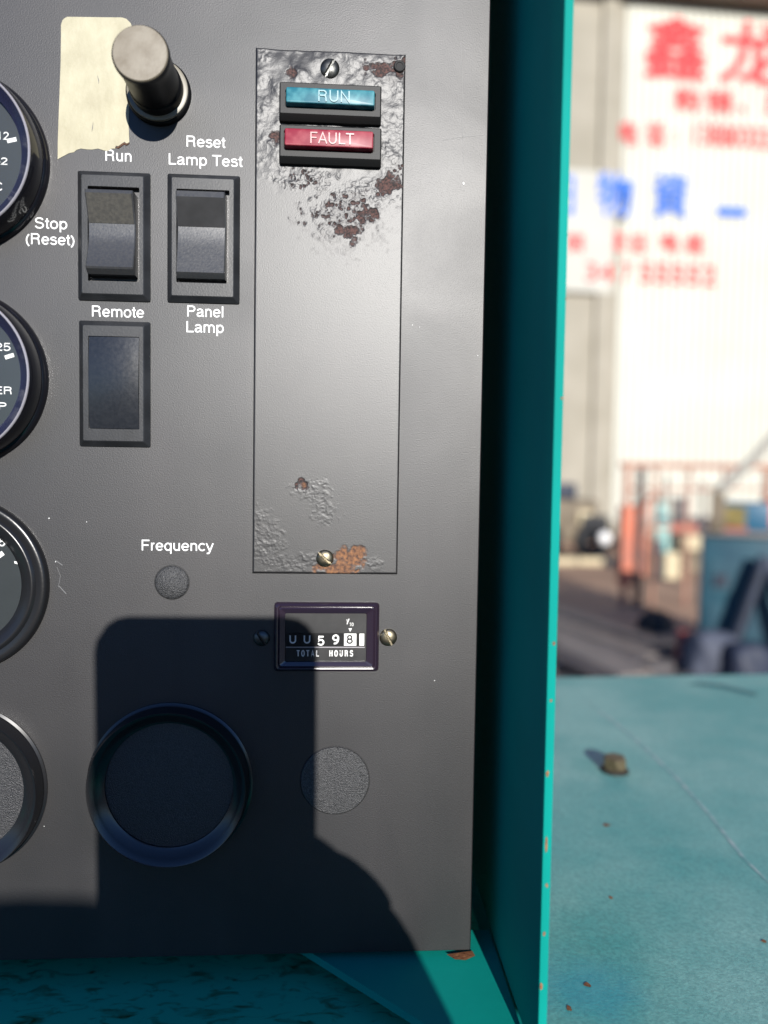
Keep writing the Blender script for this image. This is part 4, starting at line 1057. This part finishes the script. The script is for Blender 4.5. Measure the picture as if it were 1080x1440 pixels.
def clutter():
    # concrete block with a mint cylinder on it
    yb = 10.6
    a, b = W(908, 775, yb), W(948, 797, yb); 
    o = MB().box(a.x, b.x, yb - .2, yb + .2, 0, a.z, .015).build('concrete_block', 'pale_stone'); tag(o, 'pale concrete block under the mint green gas cylinder', 'block')
    gas_cylinder(928, yb, 775, 692, 27, 'mint green gas cylinder on the pale block', 'mint_paint')
    gas_cylinder(889, 11.2, 787, 718, 15, 'slim mint cylinder glimpsed behind the orange posts', 'mint_paint')
    # small loader with a round white lamp, far side of the yard
    yl = 13.0; g = lambda px, py: W(px, py, yl); s = (yl + D) / F
    t = thing('small_loader', 'dark yard loader with a round white lamp beside the concrete wall', 'loader', (g(815, 770).x, yl, 0))
    x0, x1 = g(735, 740).x, g(842, 740).x
    MB().box(x0, x1, yl, yl + 1.1, .3, g(820, 703).z, .06).build('body', 'tan_body', t, 40)
    MB().box(x0 + .2, x1 - .35, yl + .15, yl + 1.0, g(820, 703).z + .001, g(820, 680).z, .05).build('cab', 'machine_dark', t, 40)
    MB().box(x1 - .32, x1 + .14, yl - .12, yl - .001, .30, g(820, 724).z, .04).build('front_guard', 'rubber', t, 40)
    for xx in (x1 - .1, x0 + .35):
        v, f = [], []; n = 28
        for rr, yy in ((.12, yl - .14), (.27, yl - .16), (.33, yl - .12), (.33, yl + .1), (.1, yl + .12)):
            for k in range(n): v.append(Vector((xx + rr * math.cos(2 * math.pi * k / n), yy, .33 + rr * math.sin(2 * math.pi * k / n))))
        for i in range(4):
            for k in range(n): f.append([i * n + k, i * n + (k + 1) % n, (i + 1) * n + (k + 1) % n, (i + 1) * n + k])
        w = mk('wheel', v, f, 'rubber', t, 40)
    c = W(850, 757, yl - .2); v, f = [], []
    for i in range(7):
        th = math.pi / 2 * i / 6
        for k in range(20): v.append(Vector((c.x + .115 * math.cos(th) * math.cos(k * math.pi / 10), c.y - .07 * math.sin(th), c.z + .115 * math.cos(th) * math.sin(k * math.pi / 10))))
    for i in range(6):
        for k in range(20): f.append([i * 20 + k, i * 20 + (k + 1) % 20, (i + 1) * 20 + (k + 1) % 20, (i + 1) * 20 + k])
    f.append(list(range(20)))
    lo = mk('lamp', v, f, 'lamp_white', t, 60)
    MB().tube([(c.x, c.y + .004, c.z), (c.x - .05, yl + .02, c.z)], .03).build('lamp_bracket', 'rubber', lo)
    c = g(822, 727); MB().box(c.x - .12, c.x + .12, yl - .05, yl - .001, c.z - .12, c.z + .12, .03).build('side_lamp', 'pale_stone', t, 40)
    # odds and ends between the beams and the machine
    yy = 11.4; a, b = W(955, 752, yy), W(985, 772, yy)
    t = thing('crate', 'pale wooden crate standing before the trestle', 'crate', ((a.x + b.x) / 2, yy, 0))
    MB().box(a.x, b.x, yy - .15, yy + .15, 0, b.z, .01).build('lower_box', 'tan_body', t); MB().box(a.x - .01, b.x + .01, yy - .16, yy + .16, b.z + .001, a.z, .01).build('lid', 'pale_stone', t)
    yy = 13.6; a, b = W(946, 700, yy), W(968, 742, yy); c = (a + b) / 2; r_ = (b.x - a.x) / 2
    t = thing('oil_drum', 'grey oil drum behind the steel beams', 'drum', (c.x, yy, 0))
    MB().tube([(c.x, yy, 0), (c.x, yy, a.z * .33), (c.x, yy, a.z * .66), (c.x, yy, a.z)], r_, 24).build('shell', 'steel_mid', t, 50)
    for z in (.02, a.z * .33, a.z * .66, a.z - .03): MB().tube([(c.x, yy, z), (c.x, yy, z + .03)], r_ * 1.05, 24).build('hoop', 'steel_dark', t, 50)
    for px, y0, y1, yy, lab in ((938, 668, 790, 14.5, 'thin dark post beyond the mint green cylinder'), (988, 676, 780, 14.2, 'thin dark post behind the teal machine')):
        c = W(px, y0, yy); t = thing('yard_post', lab, 'post', (c.x, yy, 0), 'thin posts in the yard')
        MB().tube([(c.x, yy, .0), (c.x, yy, c.z)], .035, 10).build('shaft', 'post_dark', t, 50); MB().box(c.x - .12, c.x + .12, yy - .12, yy + .12, 0, .05).build('foot_plate', 'steel_dark', t)
    # dark edge strip: low kerb along the far yard
    o = MB().box(-3.2, 14, 12.0, 12.16, 0, .12, .02).build('kerb', 'pale_stone'); o['kind'] = 'structure'
    # red steel sections lying far back
    for i, (px0, px1, py0, py1, yy, m) in enumerate(((935, 1010, 737, 748, 12.6, 'red_paint'), (948, 1002, 727, 736, 12.9, 'steel_dark'), (955, 1015, 749, 757, 12.2, 'rail_rust'))):
        a, b = W(px0, py1, yy), W(px1, py0, yy); hgt = b.z - a.z
        lab = ('red painted steel beam lying far back in the yard', 'dark steel beam resting on the red one', 'rusty steel beam lying in front of the red one')[i]
        t = thing('steel_beam', lab, 'beam', ((a.x + b.x) / 2, yy, a.z), 'steel beams at the back of the yard')
        MB().box(a.x, b.x, yy - .12, yy + .12, a.z, a.z + hgt * .22).build('lower_flange', m, t)
        MB().box(a.x, b.x, yy - .03, yy + .03, a.z + hgt * .22, b.z - hgt * .22).build('web', m, t)
        MB().box(a.x, b.x, yy - .12, yy + .12, b.z - hgt * .22, b.z).build('upper_flange', m, t)
    yy = 12.5; a, b = W(928, 757, yy), W(1022, 790, yy)
    t = thing('trestle', 'low wooden trestle carrying the steel beams', 'trestle', ((a.x + b.x) / 2, yy, 0))
    MB().box(a.x, b.x, yy - .35, yy + .5, a.z - .08, a.z - .002, .01).build('top', 'tan_body', t)
    for x in (a.x + .08, b.x - .08):
        for y in (yy - .25, yy + .35): MB().box(x - .05, x + .05, y - .05, y + .05, 0, a.z - .081).build('leg', 'tan_body', t)
clutter()
def machine():
    ym = 5.2; g = lambda px, py: W(px, py, ym)
    x0, x1 = g(986, 800).x, g(1150, 800).x; zb = g(1040, 752).z
    t = thing('teal_machine', 'teal workshop machine with yellow decal and blue upper box', 'machine', (x0, ym, 0))
    MB().box(x0, x1, ym, ym + .7, 0, zb, .02).build('base_cabinet', 'machine_teal', t, 40)
    MB().box(x0 - .03, x1 + .02, ym - .05, ym + .74, zb + .001, zb + .035, .008).build('table_top', 'steel_mid', t, 40)
    a, b = g(1006, 706), g(1071, 748)
    up = MB().box(a.x, b.x, ym + .02, ym + .5, zb + .036, a.z, .012).build('upper_box', 'machine_blue', t, 40)
    a, b = g(1002, 711), g(1041, 739); MB().box(a.x, b.x, ym - .012, ym + .019, b.z, a.z, .003).build('decal', 'decal_yellow', up)
    a, b = g(1004, 740), g(1043, 750); MB().box(a.x, b.x, ym - .012, ym + .019, b.z, a.z, .003).build('decal', 'decal_red', up)
    p = [g(1085, 600), g(1052, 645), g(1008, 692)]; q = [Vector((k.x, ym - .06, k.z)) for k in p]
    MB().tube([q[0] + (q[0] - q[1]) * 1.5] + q, [.03, .03, .034, .045]).build('lever', 'pale_steel', t, 60)
    c = g(1008, 690); MB().box(c.x - .05, c.x + .05, ym - .1, ym + .06, zb + .036, c.z + .03, .01).build('lever_bracket', 'tan_body', t, 40)
    for a, b in (((1062, 778), (1018, 915)), ((1066, 778), (1098, 915))):
        a, b = g(*a), g(*b); MB().tube([(a.x, ym - .14, a.z), ((a.x + b.x) / 2, ym - .17, (a.z + b.z) / 2), (b.x, ym - .18, max(b.z, .02))], .045).build('stand_leg', 'machine_dark', t, 60)
    a = g(1010, 815); MB().box(a.x - .04, a.x + .05, ym - .03, ym - .001, a.z - .05, a.z + .05, .01).build('latch', 'machine_dark', t)
    t.rotation_euler.z = math.radians(-25)
    for z in (.3, .62):
        MB().box(x0 + .06, x1 - .06, ym - .012, ym - .001, z, z + .24, .004).build('door_panel', 'machine_teal', t)
machine()
def sacks():
    for i, (px, py, yy, w, h, m, lab) in enumerate(((1000, 925, 4.7, 72, 80, 'sack_grey', 'grey sack slumped in front of the teal machine'),
                                                     (1052, 935, 4.5, 66, 66, 'tarp_blue', 'dark blue sack leaning beside the grey one'),
                                                     (962, 915, 4.95, 26, 60, 'red_paint', 'small red bag propped against the grey sack'))):
        c = W(px, py, yy); s = (yy + D) / F; rx, rz = w * s / 2, max(h * s / 2, c.z / 1.0 if False else h * s / 2)
        zc = c.z; base = max(zc - rz * 2.2, 0); zc = (base + zc + rz) / 2 if False else zc
        v, f = [], []; n, mrows = 28, 14
        top = zc + rz; bot = 0.0; rzz = (top - bot) / 2; zc = (top + bot) / 2
        for j in range(mrows + 1):
            ph = -math.pi / 2 + math.pi * j / mrows
            for k in range(n):
                th = 2 * math.pi * k / n; e = .62
                cs = math.copysign(abs(math.cos(th)) ** e, math.cos(th)); sn = math.copysign(abs(math.sin(th)) ** e, math.sin(th))
                cp = abs(math.cos(ph)) ** .45; wob = 1 + .09 * math.sin(3 * th + i + j * .8) + .05 * math.sin(7 * th + j)
                v.append(Vector((c.x + rx * cs * cp * wob, yy + rx * .7 * sn * cp * wob, zc + rzz * math.copysign(abs(math.sin(ph)) ** .8, math.sin(ph)))))
        for j in range(mrows):
            for k in range(n): f.append([j * n + k, j * n + (k + 1) % n, (j + 1) * n + (k + 1) % n, (j + 1) * n + k])
        o = mk('sack', v, f, m, None, 70); tag(o, lab, 'sack', 'sacks by the teal machine')
sacks()
def beams():
    # long steel channels stacked on the near ground, some lying across
    labs = ('longest dark steel channel, farthest of the slanting stack', 'second slanting steel channel of the near stack', 'third slanting steel channel of the near stack',
            'fourth slanting steel channel, lighter grey', 'nearest slanting steel channel lying on top of the others')
    ends = (((760, 850), (935, 905)), ((760, 866), (922, 922)), ((765, 884), (905, 930)), ((775, 890), (900, 945)), ((790, 905), (890, 950)))
    for i, ((a, b), lab) in enumerate(zip(ends, labs)):
        z = .12 + .05 * i; p, q = G(*a, z), G(*b, z)
        t = thing('steel_channel', lab, 'steel channel', ((p.x + q.x) / 2, (p.y + q.y) / 2, z - .04), 'slanting steel channels on the near ground')
        d = (q - p).normalized(); u = Vector((-d.y, d.x, 0)); m = ('steel_dark', 'steel_mid', 'steel_dark', 'steel_mid', 'steel_mid')[i]
        MB().beam(p, q, .17, .02).build('web', m, t)
        for s in (-1, 1): MB().beam(p + u * (.075 * s) + Vector((0, 0, -.0455)), q + u * (.075 * s) + Vector((0, 0, -.0455)), .02, .07).build('flange', m, t)
    for i, (py, z) in enumerate(((922, .09), (948, .09), (972, .09))):
        p, q = G(770, py, z), G(985, py - 4, z)
        o = MB().beam(p, q, .2, .16).build('timber_bearer', 'steel_dark'); tag(o, ('farthest', 'middle', 'nearest')[i] + ' dark timber bearer lying under the slanting channels', 'timber', 'timber bearers under the steel channels')
    c = G(922, 886, 0); 
    v, f = [], []; n = 18
    for j in range(7):
        ph = math.pi / 2 * j / 6
        for k in range(n):
            th = 2 * math.pi * k / n; w = 1 + .25 * math.sin(3 * th + 1) + .1 * math.sin(5 * th)
            v.append(Vector((c.x + .16 * w * math.cos(ph) * math.cos(th), c.y + .16 * w * math.cos(ph) * math.sin(th), .2 * math.sin(ph))))
    for j in range(6):
        for k in range(n): f.append([j * n + k, j * n + (k + 1) % n, (j + 1) * n + (k + 1) % n, (j + 1) * n + k])
    o = mk('scrap_lump', v, f, 'rubber', None, 40); tag(o, 'small black scrap lump on the brown ground beyond the channels', 'scrap')
beams()

# ================================================================== the phone and the person whose shadow falls on the panel
def phone():
    M = Matrix(((RIGHT.x, -DOWN.x, -FWD.x, 0), (RIGHT.y, -DOWN.y, -FWD.y, 0), (RIGHT.z, -DOWN.z, -FWD.z, 0), (0, 0, 0, 1)))
    M.translation = CAM - FWD * .006
    t = thing('smartphone', 'black smartphone held up before the panel, casting the rounded dark shadow', 'phone', M @ Vector((-.021, -.133, 0)))
    x0, x1, z0, z1 = -.0550, .0205, -.134, .0280
    def body(h0, h1, d, r, nm, m):
        rings = [(x0 + d, x1 - d, z0 + d, z1 - d, h0, r), (x0 + d, x1 - d, z0 + d, z1 - d, h1, r)]
        v, f = loft(rings, cap0=True)
        v = [M @ Vector((q.x, q.z, -(q.y))) for q in v]      # local: x right, y up, z back
        mk(nm, v, f, m, t, 40)
    body(.0005, .0085, 0, .0105, 'body', 'phone_black')
    body(.0086, .009, .002, .009, 'screen', 'black_gloss')
phone()
def person():
    E0 = EYE
    pts = {}; rad = {}; edges = []
    def n(k, x, y, z, r, to=None, r2=None):
        pts[k] = Vector((x, y, z)); rad[k] = (r, r2 or r)
        if to: edges.append((to, k))
    ox = -.150; yb = -.84
    n('pelvis', ox, yb - .02, E0 - .56, .15, None, .11)
    n('waist', ox, yb, E0 - .40, .135, 'pelvis', .10); n('chest', ox, yb, E0 - .16, .155, 'waist', .115); n('upper', ox, yb, E0 + .022, .11, 'chest', .09)
    n('neck', ox, yb + .01, E0 + .10, .055, 'upper'); n('skull', ox, yb + .03, E0 + .15, .075, 'neck', .088); n('crown', ox, yb + .02, E0 + .25, .062, 'skull', .075)
    n('nose', ox, yb + .135, E0 + .165, .012, 'skull')
    for s, k in ((1, 'R'), (-1, 'L')):
        n('hip' + k, ox + s * .095, yb - .02, E0 - .62, .085, 'pelvis'); n('knee' + k, ox + s * .11, yb + .02, E0 - .98, .058, 'hip' + k)
        n('calf' + k, ox + s * .11, yb, E0 - 1.12, .054, 'knee' + k); n('ankle' + k, ox + s * .11, yb - .02, .09, .036, 'calf' + k); n('toe' + k, ox + s * .125, yb + .15, .045, .034, 'ankle' + k)
        n('sho' + k, ox + s * .185, yb + .01, E0 + .040, .058, 'upper')
        n('ear' + k, ox + s * .082, yb + .03, E0 + .155, .013, 'skull')
    # right arm raised to the phone
    n('elbR', .115, -.60, E0 - .235, .042, 'shoR'); n('wriR', .062, -.345, E0 - .155, .029, 'elbR', .022)
    n('palm', .041, -.288, E0 - .104, .036, 'wriR', .017)
    # fingers wrap round the phone's back (panel side), thumb along the screen edge
    for i, (z, l) in enumerate(((-.066, .030), (-.084, .034), (-.102, .032), (-.119, .026))):
        a, b, c = 'f%da' % i, 'f%db' % i, 'f%dc' % i
        n(a, .032, -.268, E0 + z, .0085, 'palm'); n(b, .020, -.2575, E0 + z + .002, .0078, a); n(c, .020 - l * .8, -.2575, E0 + z + .003, .0068, b)
    n('th1', .034, -.300, E0 - .068, .0135, 'palm'); n('th2', .018, -.298, E0 - .048, .0095, 'th1'); n('th3', .004, -.296, E0 - .044, .008, 'th2')
    # left arm hanging
    n('elbL', ox - .27, yb + .0, E0 - .30, .042, 'shoL'); n('wriL', ox - .29, yb + .08, E0 - .55, .028, 'elbL'); n('palmL', ox - .285, yb + .1, E0 - .64, .033, 'wriL', .016)
    for i, (dy, l) in enumerate(((.035, .07), (.014, .078), (-.008, .074), (-.028, .06))):
        n('g%da' % i, ox - .283, yb + .1 + dy, E0 - .685, .0095, 'palmL'); n('g%db' % i, ox - .275, yb + .105 + dy, E0 - .685 - l, .0075, 'g%da' % i)
    n('gt1', ox - .265, yb + .145, E0 - .64, .011, 'palmL'); n('gt2', ox - .258, yb + .16, E0 - .68, .008, 'gt1')
    keys = list(pts); ix = {k: i for i, k in enumerate(keys)}
    base = Vector((ox, yb, 0))
    me = bpy.data.meshes.new('person'); me.from_pydata([tuple(pts[k] - base) for k in keys], [(ix[a], ix[b]) for a, b in edges], []); me.update()
    o = bpy.data.objects.new('person', me); COL.objects.link(o); o.location = base
    md = o.modifiers.new('skin', 'SKIN'); md.use_smooth_shade = True
    sk = me.skin_vertices[0].data
    for k in keys: sk[ix[k]].radius = rad[k]; sk[ix[k]].use_root = (k == 'pelvis')
    sb = o.modifiers.new('subsurf', 'SUBSURF'); sb.levels = 2; sb.render_levels = 2
    bpy.context.view_layer.update()
    dg = bpy.context.evaluated_depsgraph_get()
    me2 = bpy.data.meshes.new_from_object(o.evaluated_get(dg))
    o.modifiers.clear(); o.data = me2
    me2.materials.clear(); me2.materials.append(MATS['jacket']); me2.materials.append(MATS['skin'])
    for p in me2.polygons:
        c = p.center + base; p.use_smooth = True
        p.material_index = 1 if (c.z > E0 + .05 and c.x < .0) or (c.y > -.37) or (c.x < ox - .2 and c.z < E0 - .53) else 0
    tag(o, 'person in a dark jacket raising a phone, known only by the shadow', 'person'); ORG[o] = base
    # hair cap
    v, f = [], []; nn = 24
    for j in range(9):
        ph = math.pi / 2 * j / 8
        for k in range(nn):
            th = 2 * math.pi * k / nn; drop = -.05 * max(0, -math.sin(th)) if j == 0 else 0
            v.append(Vector((ox + .088 * math.cos(ph) * math.cos(th), yb + .015 + .102 * math.cos(ph) * math.sin(th), E0 + .195 + drop + .125 * math.sin(ph))))
    for j in range(8):
        for k in range(nn): f.append([j * nn + k, j * nn + (k + 1) % nn, (j + 1) * nn + (k + 1) % nn, (j + 1) * nn + k])
    mk('hair', v, f, 'hair', o, 60)
person()
